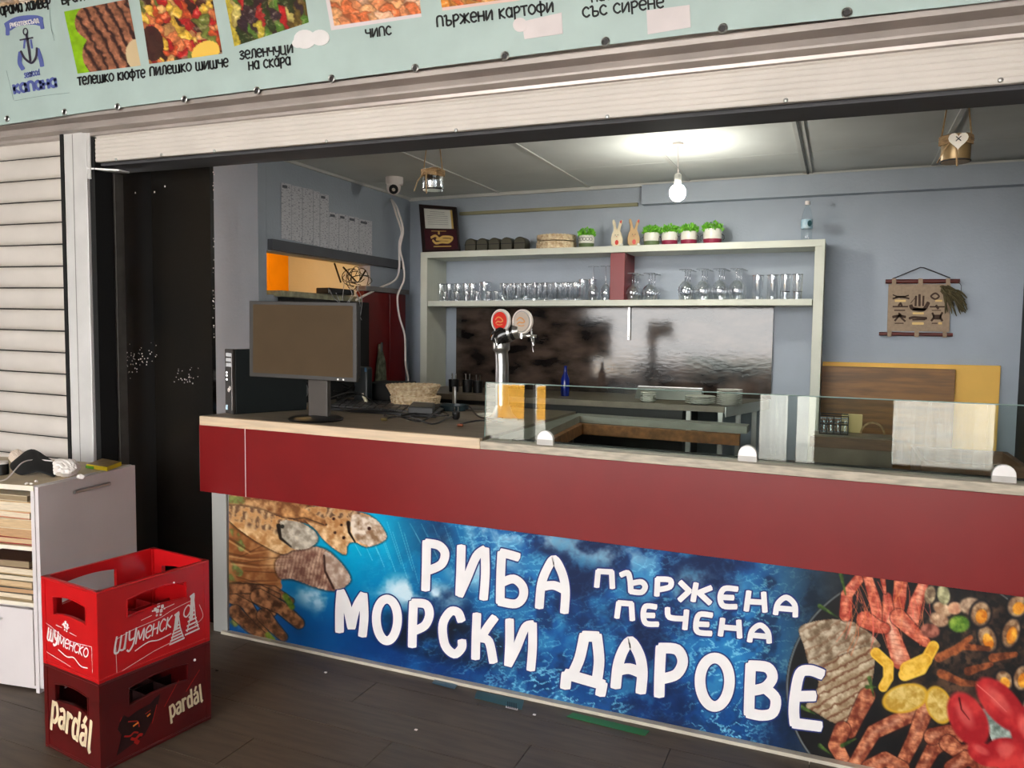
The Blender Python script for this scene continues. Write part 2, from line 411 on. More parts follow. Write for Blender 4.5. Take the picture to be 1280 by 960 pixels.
struct('trim_3', MB().box(-1.25, .94, 2.27, 2.349, 2.352, 2.477), M_blue)
dct = MB().box(-2.62, -1.29, 2.325, 2.349, 2.352, 2.374).build('cable_duct', mat('olive_wood', (150, 146, 112), .5, 0, .15, 8, stretch=(.5, 8, 8)))
tag(dct, 'long narrow olive wooden strip fixed high on the wall above the shelf unit', 'strip')
# terrace behind the photographer: roof, side walls, tan post, added dark reflection blocks; the street beyond
struct('ceiling_terrace', MB().box(-6, 4, -6.4, -.3, 3.5, 3.6).box(-6, 4, -.3, .05, 3.5, 3.6), mat('terrace_roof', (150, 146, 142), .8))
struct('wall_terrace_left', MB().box(-6.1, -6, -6.4, .3, 0, 3.6), mat('terrace_wall', (120, 112, 104), .8))
struct('wall_terrace_right', MB().box(4, 4.1, -6.4, .3, 0, 3.6), MATS['terrace_wall'])
struct('wall_terrace_back', MB().box(-6, -4.3, -6.4, -6.3, 0, 3.5).box(1.5, 4, -6.4, -6.3, 0, 3.5).box(-4.3, 1.5, -6.4, -6.3, 3.3, 3.5), MATS['terrace_wall'])
struct('photographer_stand_in', MB().box(-.23, .54, -6.4, -6.2, 0, 3.5), mat('dark_reflection_block', (34, 28, 26), .6))  # unseen dark block standing in for the photographer's mirrored silhouette
struct('reflection_parapet', MB().box(-3.43, -.83, -6.4, -6.3, 0, .98).box(-3.72, -3.60, -6.4, -6.3, 0, .98).box(.54, 1.5, -6.4, -6.3, 0, .12), MATS['dark_reflection_block'])  # unseen low walls added to keep parts of the glass reflection dark
for x0, x1, lb_ in ((-5.95, -5.32, 'broad yellow box out on the street, mirrored in the left end of the glass screen'), (-5.16, -4.88, 'narrow yellow box out on the street, mirrored in the left end of the glass screen')):
    tag(MB().box(x0, x1, -10.8, -10.53, -.12, .49).build('yellow_box', mat('street_yellow', (250, 180, 50), .6)), lb_, 'box')
M_sheer = bpy.data.materials.new('sheer_curtain'); M_sheer.use_nodes = True; N = M_sheer.node_tree.nodes; L = M_sheer.node_tree.links; N.clear()
o_ = N.new('ShaderNodeOutputMaterial'); t_ = N.new('ShaderNodeBsdfTransparent'); g_ = N.new('ShaderNodeBsdfTranslucent'); x_ = N.new('ShaderNodeMixShader'); tc = N.new('ShaderNodeTexCoord'); wv = N.new('ShaderNodeTexNoise'); mp = N.new('ShaderNodeMapping')
mp.inputs['Scale'].default_value = (14, 1, .6); wv.inputs['Scale'].default_value = 1.0; L.new(tc.outputs['Object'], mp.inputs[0]); L.new(mp.outputs[0], wv.inputs['Vector'])
rp = N.new('ShaderNodeValToRGB'); rp.color_ramp.elements[0].position = .35; rp.color_ramp.elements[1].position = .65; rp.color_ramp.elements[0].color = (.15, .15, .15, 1); rp.color_ramp.elements[1].color = (.75, .75, .75, 1); L.new(wv.outputs['Fac'], rp.inputs[0])
L.new(rp.outputs[0], x_.inputs[0]); L.new(t_.outputs[0], x_.inputs[1]); L.new(g_.outputs[0], x_.inputs[2]); L.new(x_.outputs[0], o_.inputs[0]); g_.inputs[0].default_value = (.85, .84, .82, 1)
for x0, x1, lb_ in ((.56, 1.48, 'sheer white curtain behind the photographer, mirrored at the right of the glass screen'), (-.82, -.56, 'narrow sheer white curtain behind the photographer, mirrored at mid glass screen')):
    n_ = 60; vs = []; fs = []
    for i in range(n_+1):
        x = x0+(x1-x0)*i/n_; vs += [(x, -6.5+.03*math.sin(x*55)+.015*math.sin(x*23), .12), (x, -6.5+.03*math.sin(x*55)+.015*math.sin(x*23), 3.25)]
    for i in range(n_): fs.append((2*i, 2*i+2, 2*i+3, 2*i+1))
    tag(MB().add(vs, fs).build('curtain', M_sheer, smooth=True), lb_, 'curtain')
struct('trim_7', MB().box(-.53, -.43, -6.45, -6.38, 0, 3.5), mat('tan_post', (170, 110, 60), .6))
# wall above the opening, beam, soffit
struct('wall_front', MB().box(-6, 4, -.055, .04, 2.63, 3.5), mat('front_wall', (190, 180, 172), .7))
struct('wall_front_left', MB().box(-6, -3.60, -.055, .05, 0, 2.63), MATS['front_wall'])
struct('wall_front_right', MB().box(1.36, 4, -.06, .14, 0, 2.63), MATS['front_wall'])
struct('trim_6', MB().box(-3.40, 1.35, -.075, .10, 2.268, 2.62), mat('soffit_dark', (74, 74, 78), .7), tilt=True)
# blue return wall beside the black panel
struct('wall_return', MB().box(-3.62, -3.05, .66, .729, 0, 2.6), M_blue)

# ================================================================== FRONTAGE
# header of the shutter: a stepped aluminium profile along the opening
hd = root('shutter_header', 'long ribbed white aluminium shutter housing above the opening', 'shutter box', (-1, -.15, 2.41))
prof = [(-.215, 2.56), (-.215, 2.530), (-.185, 2.524), (-.205, 2.517), (-.205, 2.512), (-.170, 2.507), (-.170, 2.494), (-.204, 2.489), (-.204, 2.470), (-.150, 2.462), (-.135, 2.440), (-.170, 2.434), (-.170, 2.426), (-.120, 2.420), (-.118, 2.408), (-.10, 2.400), (-.10, 2.56)]
def extr(prof, x0, x1, sl=.0):
    b = MB(); b.prism([(x0, p[0], p[1]) for p in prof], (x1-x0, 0, 0)); return b
extr(prof, -3.44, 1.6).build('profile', M_head, hd, world=True, tilt=True)
extr([(p[0]*.9-.01, p[1]+.004) for p in prof], -5.9, -3.445).build('profile', M_head, hd, world=True, tilt=True)
# roller shutter pulled up over the opening: three slats in sight
rs = root('roller_shutter', 'raised white roller shutter with ribbed bottom bar above the bar opening', 'shutter', (-1, -.1, 2.28))
def slatprof(z0, z1, y0=-.1, bulge=.012, ribs=0):
    p = []; n = 8 if not ribs else 22
    for i in range(n+1):
        t = i/n; yy = y0-bulge*math.sin(math.pi*t)**.6
        if ribs: yy = y0-.012+(.0025 if i % 4 == 0 else 0)
        p.append((yy, z0+(z1-z0)*t))
    return p+[(y0+.012, z1), (y0+.012, z0)]
extr(slatprof(2.280, 2.392, ribs=1), -3.375, 1.33).build('bottom_bar', M_shut, rs, world=True, tilt=True)
extr(slatprof(2.394, 2.44), -3.375, 1.33).build('slat', M_shut, rs, world=True, tilt=True)
for (px, py) in [(144.9, 199.8), (201.7, 193.6), (267.8, 188.8), (407.9, 176.8), (570, 163), (759, 145.9), (982.3, 125.5), (1250.8, 100)]:
    p = at(px, py, Y=-.113); b = MB().ball((p.x, p.y, p.z), .008, 8, (1, .5, 1)); b.build('rivet', M_steel, rs, world=True, smooth=True)
# left closed shutter
ls = root('roller_shutter', 'closed white roller shutter on the left with wide curved slats', 'shutter', (-4.4, -.08, 0))
for i in range(22):
    z0 = .02+i*.1105
    extr(slatprof(z0, z0+.1035, -.075, .022), -5.8, -3.612).build('slat', M_shut, ls, world=True, tilt=True, smooth=True)
MB().box(-5.8, -3.612, -.068, -.060, 0, 2.47).build('back_sheet', M_slot, ls, world=True, tilt=True)
# pillar
pl = root('shutter_pillar', 'white aluminium post between the closed shutter and the bar opening', 'post', (-3.5, -.1, 0))
MB().box(-3.575, -3.42, -.125, -.02, 0, 2.425).build('post', M_alu, pl, world=True, tilt=True, bev=.003)
MB().box(-3.515, -3.511, -.1262, -.125, 0, 2.42).build('groove', mat('groove_grey', (150, 146, 142), .6), pl, world=True, tilt=True)
MB().box(-3.600, -3.577, -.127, -.09, 0, 2.43).build('guide_gap', M_blackm, pl, world=True, tilt=True)
MB().box(-3.418, -3.385, -.11, -.01, 0, 2.40).build('guide_rail', M_blackm, pl, world=True, tilt=True)
MB().box(-3.436, -3.40, -.12, -.115, 2.20, 2.42).build('rail_lip', M_alu, pl, world=True, tilt=True)
MB().quadbox([(-3.42, -.125, 2.268), (-3.28, -.06, 2.262), (-3.28, .0, 2.262), (-3.42, -.06, 2.268)], (0, 0, .008)).build('bracket', M_alu, pl, world=True)
jm = MB().box(at(133, 300, Y=.0).x, at(145, 300, Y=.0).x, .0, .05, 0, 2.268).build('door_jamb', M_jamb); tag(jm, 'narrow worn grey metal upright left of the black panel', 'post')
# black gloss panel left of the counter (two leaves)
bp_ = root('black_board', 'tall glossy black board with paint specks between white post and blue wall', 'panel', (-3.2, .1, 0))
MB().box(-3.62, -3.245, .135, .155, 0, 2.5).build('leaf', M_blackg, bp_, world=True)
MB().box(-3.245, -2.862, .10, .125, 0, 2.45).build('leaf', mat('black_gloss_front', (12, 12, 12), .26, 0, .2, 2.2, .03, 4, col2=(24, 20, 15), spec=.35), bp_, world=True)
b = MB(); rr_ = random.Random(3)
def speck(px, py, s):
    p = at(px, py, Y=.0985); k = s*.0035; b.box(p.x-k, p.x+k, p.y, p.y+.0015, p.z-k*1.3, p.z+k*1.3)
for i in range(70):
    px = 152+abs(rr_.gauss(0, 1))*20; py = 450+rr_.gauss(0, 9)
    if px < 200: speck(max(px, 150), py, rr_.uniform(.3, .9)*.8)
for i in range(26): speck(234+rr_.gauss(0, 8), 470+rr_.gauss(0, 6), rr_.uniform(.3, .8)*.8)
for i in range(24): speck(267+rr_.uniform(-1, .8), rr_.uniform(210, 432), rr_.uniform(.3, .9)*.8)
for (px, py) in [(169, 241), (193, 240), (206, 233), (151, 280), (152, 300)]: speck(px, py, .9)
for o_ in [b.build('paint_specks', M_ink, bp_, world=True)]: o_['label'] = 'spattered white paint specks'
# bead strip seen at the far left of the panel
bs = root('bead_strip', 'hanging strip of shiny beads under an amber lantern at the door jamb', 'ornament', (-3.47, .105, 1.2))
for i in range(15):
    p = at(152.5+(i % 2)*1.2, 382+i*6.4, Y=.105); MB().box(p.x-.014, p.x+.014, p.y-.006, p.y+.006, p.z-.006, p.z+.006).build('bead', M_steel if i % 2 == 0 else M_charcoal, bs, world=True, bev=.002)
p = at(151, 362, Y=.105); MB().lathe([(.012, -.04), (.02, -.03), (.02, .03), (.008, .05)], p, 10).build('lantern', mat('amber', (190, 120, 20), .3), bs, world=True, smooth=True)

# ------------------------------------------------------------------ bar counter
bar = root('bar_counter', 'long bar counter with red upper band and pale edges', 'counter', (-1.2, 0, 0))
def fq(x0, z0, x1, z1, y0, y1):     # helper box on the tilted front
    return MB().box(x0, x1, y0, y1, z0, z1)
b = fq(-2.855, .693, -2.576, 1.018, 0, .022); b.build('red_panel', M_red, bar, world=True, tilt=True, bev=.0015)
fq(-2.5755, .693, -2.5725, 1.018, .0005, .02).build('panel_joint', M_ink, bar, world=True, tilt=True)
b = fq(-2.572, .693, .93, 1.018, 0, .022); b.build('red_panel', M_red, bar, world=True, tilt=True, bev=.0015)
fq(-2.855, .693, -2.84, 1.018, .022, .5).build('red_end', M_red, bar, world=True, tilt=True)
fq(-2.80, 0.0, -2.712, .693, .02, .05).build('grey_end_panel', M_grey, bar, world=True, tilt=True)
fq(-2.80, 0.0, -2.78, .693, .05, .7).build('side_panel', M_grey, bar, world=True, tilt=True)
fq(-2.712, 0.0, .93, .693, .035, .05).build('front_board', M_grey, bar, world=True, tilt=True)
fq(-2.74, -.016, .93, .012, .004, .035).build('base_strip', M_base, bar, world=True, tilt=True)
WT = 1.062
b = MB().box(-2.848, -1.352, -.004, .024, WT-.044, WT); b.build('wood_edge', M_wood_e, bar, world=True, tilt=True, bev=.002)
b = MB().box(-2.845, -1.352, .024, 1.26, WT-.04, WT-.001); b.build('worktop', M_top, bar, world=True, tilt=True)
# right part with its display well
fq(-1.350, 1.019, .93, 1.052, -.006, .09).build('pale_edge', M_stone, bar, world=True, tilt=True, bev=.003)
b = MB().prism([(-1.352, .09, 1.012), (-1.20, .09, 1.012), (-1.30, 1.17, 1.012), (-1.352, 1.17, 1.012)], (0, 0, .036))
b.prism([(-1.352, 1.17, 1.012), (-.42, 1.17, 1.012), (-.42, 1.30, 1.012), (-1.352, 1.30, 1.012)], (0, 0, .036))
b.build('well_frame', mat('frame_grey', (150, 150, 140), .4, 0, .1, 9), bar, world=True, tilt=True)
b = MB().box(-1.30, -.45, 1.12, 1.168, .955, 1.010).build('well_rim', M_chip, bar, world=True, tilt=True)
b = MB().prism([(-1.20, .10, .955), (-1.17, .10, .955), (-1.27, 1.12, .955), (-1.30, 1.12, .955)], (0, 0, .055)).build('well_rim', M_chip, bar, world=True, tilt=True)
MB().box(-1.22, -.62, .74, .78, .90, .955).build('inner_shelf_edge', M_chip, bar, world=True, tilt=True)
MB().box(-1.22, -.62, .30, .74, .86, .90).build('inner_shelf', mat('well_dark', (40, 44, 46), .15), bar, world=True, tilt=True)
MB().box(-2.8, .93, .30, .34, .1, .72).build('inner_front', M_blackm, bar, world=True)
MB().box(-1.30, .93, .09, .30, .78, .80).build('lower_deck', M_blackm, bar, world=True, tilt=True)
MB().box(-.60, .93, .34, 1.20, .74, .78).build('lower_deck', mat('tan_deck', (170, 150, 124), .5, 0, .2, 8, stretch=(1, 6, 1)), bar, world=True, tilt=True)
MB().box(-2.84, -1.35, 1.20, 1.23, 0, 1.02).build('back_board', M_charcoal, bar, world=True)
b = MB().box(-1.25, .93, .092, .118, 1.028, 1.056).build('glass_channel', M_blackm, bar, world=True, tilt=True)

# glass screen with its clips
gs = root('glass_screen', 'low clear glass screen standing along the right half of the counter', 'glass screen', (-.4, .05, 1.05))
a0, a1, a2, a3 = at(607, 478, Y=.05), at(1280, 507, Y=.05), at(1280, 604, Y=.05), at(605, 556, Y=.05)
k = (.93-a0.x)/(a1.x-a0.x)
e1 = a0+(a1-a0)*k; e2 = a3+(a2-a3)*k
MB().quadbox([a0, e1, e2, a3], (0, .008, 0)).build('pane', G_pane, gs, world=True)
MB().tube([a0+Vector((0, .004, 0)), a3+Vector((0, .004, 0))], .0022, 4).build('pane_edge', mat('glass_edge', (150, 170, 165), .2), gs, world=True)
MB().tube([a0+Vector((0, .004, 0)), e1+Vector((0, .004, 0))], .0022, 4).build('pane_edge', MATS['glass_edge'], gs, world=True)
for i, (cx, cy, cr, ct) in enumerate([(681, 558, 10, 538.5), (934, 580, 12, 557), (1255, 606, 15.5, 581)]):
    q = [at(cx-cr, cy, Y=.03), at(cx+cr, cy, Y=.03)]
    ra = (q[1].x-q[0].x)/2; cxw = (q[0].x+q[1].x)/2; zb = q[0].z; zt = at(cx, ct, Y=.03).z
    pts = [(cxw-ra, .03, zb), (cxw+ra, .03, zb)]+[(cxw+ra*math.cos(t), .03, zt-ra+ra*math.sin(t)) for t in [R(x) for x in range(0, 181, 20)]]
    c_ = MB().prism(pts, (0, .018, 0)).build('glass_clip', mat('satin_clip', (225, 222, 220), .35, .3), gs, world=True, bev=.002)
    MB().box(cxw-ra*.98, cxw+ra*.98, .0285, .0300, zb+.001, zb+(zt-zb)*.45).build('clip_foot', mat('clip_foot_grey', (176, 172, 168), .4, .3), c_, world=True)

# ------------------------------------------------------------------ the fish sign
sg = root('fish_sign', 'long blue printed fish and seafood sign along the counter front', 'sign', (-1.0, .03, .35))
SY = .033
cols = 1140; rows = 220
xs = np.linspace(286, 1425, cols)
ytop = 618.5+(xs-286)*.1272; ybot = 789.5+(xs-283)*.2185+((xs-283)/775.)**2*1.0
T = np.linspace(0, 1, rows)[:, None]
GX = np.repeat(xs[None, :], rows, 0); GY = ytop[None, :]*(1-T)+ybot[None, :]*T
def sea(X, Y):
    n1 = fbm(X, Y, 90, 1); n2 = fbm(X, Y, 26, 2, 5); n3 = fbm(X+Y*.6, Y*1.6, 14, 3, 4)
    C = np.zeros(X.shape+(3,)); C[:] = (14, 78, 142)
    vt = (Y-(618+(X-286)*.127))/(170+.09*(X-286))
    C = mixc(C, np.clip((620-X)/150, 0, 1)*np.clip(1.35-vt*1.6, 0, 1)*np.clip(.75+n2*.4, 0, 1), (0, 172, 212))
    C = mixc(C, np.clip((n1-.45)*5, 0, 1)*.7*np.clip((X-520)/120+vt*.8, 0, 1), (30, 122, 190))
    C = mixc(C, np.clip((.47-n1)*7, 0, 1)*np.clip((X-480)/90, 0, 1)*.9, (4, 26, 66))
    C = mixc(C, np.clip((vt-.62)*4, 0, 1)*np.clip((X-390)/80, 0, 1)*np.clip((n2-.2)*3, 0, 1)*.75, (6, 44, 104))
    dark = ell(X, Y, 560, 800, 120, 34, 12); C = mixc(C, np.clip(dark*2.5, 0, 1)*np.clip(n2*1.8-.2, 0, 1), (8, 14, 30))
    for (cx, cy, rx, ry, s) in [(520, 742, 70, 26, 1), (600, 700, 60, 45, .9), (640, 665, 90, 18, 1), (760, 690, 90, 26, .7), (395, 745, 35, 22, .8), (310, 785, 50, 12, .7), (870, 740, 90, 40, .45), (430, 770, 45, 20, .6)]:
        C = mixc(C, np.clip(ell(X, Y, cx, cy, rx, ry, 10)*1.6, 0, 1)*np.clip((n2-.38)*4, 0, 1)*s, (196, 220, 232))
    ridge = 1-np.abs(2*n3-1); foam = np.clip((ridge-.9)*11, 0, 1)*np.clip((X-430)/150, 0, 1)*np.clip((n1-.3)*3, .12, 1)
    C = mixc(C, np.clip((n2-.52)*6, 0, 1)*np.clip((X-560)/100, 0, 1)*np.clip((1060-X)/100, 0, 1)*.5, (60, 150, 196))
    C = mixc(C, np.clip((.46-n2)*7, 0, 1)*np.clip((X-600)/80, 0, 1)*.65, (6, 30, 72))
    C = mixc(C, foam*.9*np.clip((1080-X)/120, 0, 1), (130, 206, 232))
    for i in range(26):   # streaks of rain-like light in the turquoise
        a = 440+i*6.2; l = 30+(i*37 % 34); st = capdist(X, Y, [(a-14+i, 648+(i*13 % 25)), (a+4+i, 648+(i*13 % 25)+l)], 1.4)
        C = mixc(C, np.clip(st, 0, 1)*np.clip(.9-i*.02, .3, 1)*.8, (190, 232, 240))
    C = mixc(C, np.clip((X-930)/110, 0, 1), np.array([30, 38, 46])+(n2[..., None]-.5)*50)
    C = mixc(C, ((ell(X, Y, 1150, 860, 168, 150) > 0)), (22, 22, 24))
    C = mixc(C, np.clip(1-np.abs(ell(X, Y, 1150, 860, 166, 148))*90, 0, 1), (120, 126, 128))
    return C
def A1(P): return [(250+x*.2422, 600+y*.2421) for x, y in P]
def A4(P): return [(960+x*.28125, 690+y*.28125) for x, y in P]
C = sea(GX, GY)
tex = fbm(GX, GY, 7, 11, 4)[..., None]; tex2 = fbm(GX, GY, 20, 12, 4)[..., None]
def body(C, mask, ca, cb, s=1.0, t=None):
    t = tex if t is None else t
    col = np.array(ca)*(1-np.clip((t-.3)*2.4, 0, 1))+np.array(cb)*np.clip((t-.3)*2.4, 0, 1)
    m = np.clip(mask.astype(float), 0, 1)[..., None]*s
    return C*(1-m)+col*m
def stripes(ang, per):
    a = R(ang); return (.5+.5*np.sin((GX*math.cos(a)+GY*math.sin(a))/per*6.283+tex[..., 0]*5))
C = body(C, inpoly(GX, GY, A1([(130, 55), (550, 95), (660, 215), (600, 240), (430, 195), (130, 200)])), (110, 64, 34), (206, 160, 110))
C = body(C, inpoly(GX, GY, A1([(140, 190), (250, 290), (480, 390), (505, 440), (420, 510), (410, 570), (200, 610), (140, 600)])), (140, 84, 44), (222, 172, 118), t=tex2)
for (a_, b_) in [((210, 430), (480, 390)), ((230, 470), (420, 480)), ((200, 400), (400, 300)), ((190, 500), (400, 560))]:
    C = mixc(C, np.clip(capdist(GX, GY, A1([a_, b_]), 2.0)*.8, 0, 1), (86, 50, 26))
for P in [[(165, 240), (215, 350)], [(150, 430), (205, 480)], [(150, 500), (190, 560)], [(150, 100), (215, 105)], [(140, 690), (180, 740)]]:
    C = body(C, np.clip(capdist(GX, GY, A1(P), 11)*.5, 0, 1)*np.clip((tex[..., 0]-.3)*4, 0, 1), (70, 84, 40), (134, 142, 78))
def edge(P, w_=2.0, k_=.75, col=(44, 28, 20)):
    global C
    P = [(q.x, q.y) for q in catmull([(a, b, 0) for a, b in P], 3, True)]
    C = mixc(C, np.clip((capdist(GX, GY, P+[P[0]], w_)+.3)/2.2, 0, 1)*k_*.75, col)
F3 = A1([(440, 375), (560, 345), (650, 360), (720, 420), (775, 500), (760, 540), (690, 572), (590, 552), (480, 512), (410, 505), (390, 430)])
edge(F3, 6, .6)
fish3 = inpoly(GX, GY, A1([(440, 375), (560, 345), (650, 360), (720, 420), (775, 500), (760, 540), (690, 572), (590, 552), (480, 512), (410, 505), (390, 430)]))
C = body(C, fish3, (126, 84, 70), (206, 172, 146)); C = mixc(C, fish3*np.clip(stripes(12, 4.2)-.6, 0, 1)*1.2, (92, 56, 46))
C = body(C, inpoly(GX, GY, A1([(650, 370), (720, 420), (775, 500), (760, 540), (700, 565), (650, 480), (635, 410)])), (160, 130, 112), (222, 206, 190))
C = mixc(C, np.clip(capdist(GX, GY, A1([(640, 390), (645, 470), (690, 560)]), 4)*.8, 0, 1), (60, 34, 28))
for (a_, b_, c_) in [((150, 300), (260, 370), (430, 350)), ((150, 380), (260, 400), (480, 400)), ((160, 420), (300, 440), (440, 440)), ((170, 530), (300, 520), (410, 520)), ((180, 570), (280, 560), (400, 545))]:
    C = mixc(C, np.clip(capdist(GX, GY, A1([a_, b_, c_]), 5, 1.5)*.5, 0, 1)*.75, (92, 52, 26)); C = mixc(C, np.clip(capdist(GX, GY, A1([(a_[0], a_[1]+14), (b_[0], b_[1]+12), (c_[0], c_[1]+6)]), 4, 1.5)*.5, 0, 1)*.6, (232, 186, 130))
F2 = A1([(560, 140), (700, 142), (820, 165), (900, 200), (960, 280), (940, 320), (860, 345), (800, 320), (762, 335), (752, 385), (700, 360), (640, 310), (600, 260), (540, 200)])
edge(F2, 5, .6)
fish2 = inpoly(GX, GY, A1([(560, 140), (700, 142), (820, 165), (900, 200), (960, 280), (940, 320), (860, 345), (800, 320), (762, 335), (752, 385), (700, 360), (640, 310), (600, 260), (540, 200)]))
C = body(C, fish2, (172, 120, 72), (238, 204, 158)); up2 = fish2 & (GY < 600+.2421*(150+(GX-250)/.2422*.09))
C = mixc(C, fish2*np.clip(ell(GX, GY, 430, 642, 60, 16, 10)*3, 0, 1)*np.clip((tex[..., 0]-.46)*9, 0, 1)*np.clip(stripes(30, 9)+.25, 0, 1)*.8, (74, 48, 36))
C = body(C, inpoly(GX, GY, A1([(790, 180), (860, 185), (915, 210), (962, 285), (940, 320), (870, 340), (800, 300), (780, 240)])), (140, 108, 80), (224, 208, 190))
C = mixc(C, np.clip(capdist(GX, GY, A1([(765, 220), (770, 270), (800, 320)]), 6, 3)*.8, 0, 1), (30, 20, 16))
for (x, y_, r_) in [(873, 250, 2.8), (697, 272, 2.4), (742, 298, 2.6), (730, 232, 2.2), (690, 200, 2.4), (650, 230, 2)]:
    q = A1([(x, y_)])[0]; C = mixc(C, np.clip((r_-np.hypot(GX-q[0], GY-q[1]))*1.2, 0, 1), (54, 22, 16))
C = body(C, np.clip(capdist(GX, GY, A1([(430, 190), (520, 170), (630, 220)]), 20, 12)*.5, 0, 1), (120, 76, 44), (214, 158, 100)); C = mixc(C, np.clip(capdist(GX, GY, A1([(440, 205), (540, 195), (640, 232)]), 3)*.6, 0, 1), (60, 36, 22))
F1 = A1([(148, 135), (300, 150), (420, 195), (500, 212), (585, 260), (608, 310), (560, 352), (480, 362), (430, 382), (350, 350), (250, 290), (148, 205)])
edge(F1, 6, .65)
fish1 = inpoly(GX, GY, A1([(148, 135), (300, 150), (420, 195), (500, 212), (585, 260), (608, 310), (560, 352), (480, 362), (430, 382), (350, 350), (250, 290), (148, 205)]))
C = body(C, fish1, (180, 126, 74), (236, 200, 150))
C = mixc(C, fish1*np.clip(ell(GX, GY, 322, 648, 64, 16, 16)*3, 0, 1)*np.clip((tex[..., 0]-.44)*8, 0, 1)*np.clip(stripes(10, 9)+.2, 0, 1)*.8, (80, 52, 38))
C = body(C, inpoly(GX, GY, A1([(415, 215), (500, 215), (585, 260), (608, 310), (560, 352), (480, 355), (420, 300)])), (140, 128, 112), (214, 204, 186))
C = mixc(C, np.clip(capdist(GX, GY, A1([(405, 235), (415, 300), (470, 345)]), 7, 3)*.7, 0, 1), (30, 22, 16))
q = A1([(425, 240)])[0]; C = mixc(C, np.clip((3-np.hypot(GX-q[0], GY-q[1]))*1.2, 0, 1), (40, 40, 34))
for (P, w0, w1) in [([(150, 600), (240, 640), (335, 800)], 17, 13), ([(200, 560), (300, 620), (375, 685)], 15, 10), ([(240, 560), (380, 570), (470, 625)], 14, 9), ([(150, 560), (300, 560), (400, 600)], 14, 8), ([(300, 600), (420, 660), (510, 740)], 20, 15), ([(330, 700), (380, 760), (430, 810)], 19, 12), ([(180, 680), (260, 760), (330, 815)], 18, 12)]:
    m_ = capdist(GX, GY, A1(P), w0, w1); C = body(C, np.clip(m_*.7, 0, 1), (70, 42, 28), (172, 118, 78)); C = mixc(C, np.clip(1-np.abs(m_)*.9, 0, 1)*.7, (36, 22, 16))
for P in [[(440, 600), (475, 655)], [(350, 800), (375, 825)]]:
    C = body(C, np.clip(capdist(GX, GY, A1(P), 9)*.5, 0, 1), (50, 84, 24), (120, 140, 50))
# seafood plate at the right
sq1 = inpoly(GX, GY, A4([(138, 340), (200, 310), (300, 298), (400, 320), (492, 400), (475, 432), (330, 455), (260, 512), (190, 512), (160, 420)]))
C = body(C, sq1, (112, 92, 70), (196, 180, 156)); C = mixc(C, sq1*np.clip(stripes(60, 12)-.75, 0, 1)*2, (104, 64, 40))
edge(A4([(138, 340), (200, 310), (300, 298), (400, 320), (492, 400), (475, 432), (330, 455), (260, 512), (190, 512), (160, 420)]), 2.4, .6)
sq2 = inpoly(GX, GY, A4([(228, 515), (340, 452), (460, 420), (472, 520), (440, 640), (360, 745), (300, 762), (210, 712), (168, 682), (222, 600)]))
C = body(C, sq2, (140, 116, 88), (206, 190, 162)); C = mixc(C, sq2*np.clip(stripes(62, 10)-.66, 0, 1)*2.3, (98, 52, 30))
edge(A4([(228, 515), (340, 452), (460, 420), (472, 520), (440, 640), (360, 745), (300, 762), (210, 712), (168, 682), (222, 600)]), 2.4, .6)
C = body(C, np.clip(ell(GX, GY, 1240, 850, 150, 130)*3, 0, 1)*np.clip((tex[..., 0]-.35)*4, 0, 1)*.7, (40, 30, 26), (118, 84, 62), t=tex2)
def shrimp(P, w0, w1, ca=(158, 54, 38), cb=(238, 146, 112)):
    global C
    m_ = capdist(GX, GY, A4(P), w0, w1); C = body(C, np.clip(m_*.8, 0, 1), ca, cb)
    C = mixc(C, np.clip(m_/(w0*.5)-.35, 0, 1)*np.clip((tex2[..., 0]-.35)*3, 0, 1)*.8, (250, 206, 176)); C = mixc(C, (m_ > 0)*np.clip(stripes(100, 6)-.75, 0, 1)*1.0, (120, 36, 28)); C = mixc(C, np.clip(1-np.abs(m_)*.9, 0, 1)*.8, (60, 20, 16))
for a_ in [([(410, 110), (350, 190), (345, 280)], 14, 17), ([(440, 100), (470, 200), (500, 330)], 12, 18), ([(590, 125), (585, 200), (570, 270)], 17, 19), ([(690, 145), (660, 220), (635, 320)], 14, 20), ([(530, 200), (540, 330), (590, 480)], 12, 25), ([(580, 290), (640, 350), (700, 400)], 22, 14), ([(430, 300), (480, 330), (520, 340)], 22, 14), ([(510, 120), (520, 180)], 8, 5)]: shrimp(*a_)
rs_ = random.Random(5)
for i in range(46):
    x0 = rs_.uniform(340, 700); y0 = rs_.uniform(110, 300); dx = rs_.uniform(-60, 60); dy = rs_.uniform(60, 170)
    C = mixc(C, np.clip(capdist(GX, GY, A4([(x0, y0), (x0+dx*.4+10, y0+dy*.5), (x0+dx, y0+dy)]), 1.6), 0, 1)*.9, (228, rs_.randint(96, 140), rs_.randint(70, 100)))
for (x, y_, rx, ry, ro, ca, cb) in [(760, 300, 14, 10, 20, (150, 110, 84), (228, 196, 160)), (775, 255, 14, 9, 30, (160, 120, 90), (230, 200, 164)), (830, 250, 10, 9, 0, (190, 130, 100), (236, 190, 150)), (850, 320, 15, 12, 0, (70, 110, 30), (150, 180, 70)), (780, 190, 9, 14, -10, (120, 116, 84), (200, 196, 150)), (720, 190, 8, 13, 10, (110, 90, 70), (210, 190, 150)), (900, 240, 16, 12, 0, (130, 100, 80), (200, 170, 140)), (720, 350, 14, 10, 10, (100, 50, 40), (180, 110, 90))]:
    q = A4([(x, y_)])[0]; C = body(C, np.clip(ell(GX, GY, q[0], q[1], rx, ry, ro)*4, 0, 1), ca, cb)
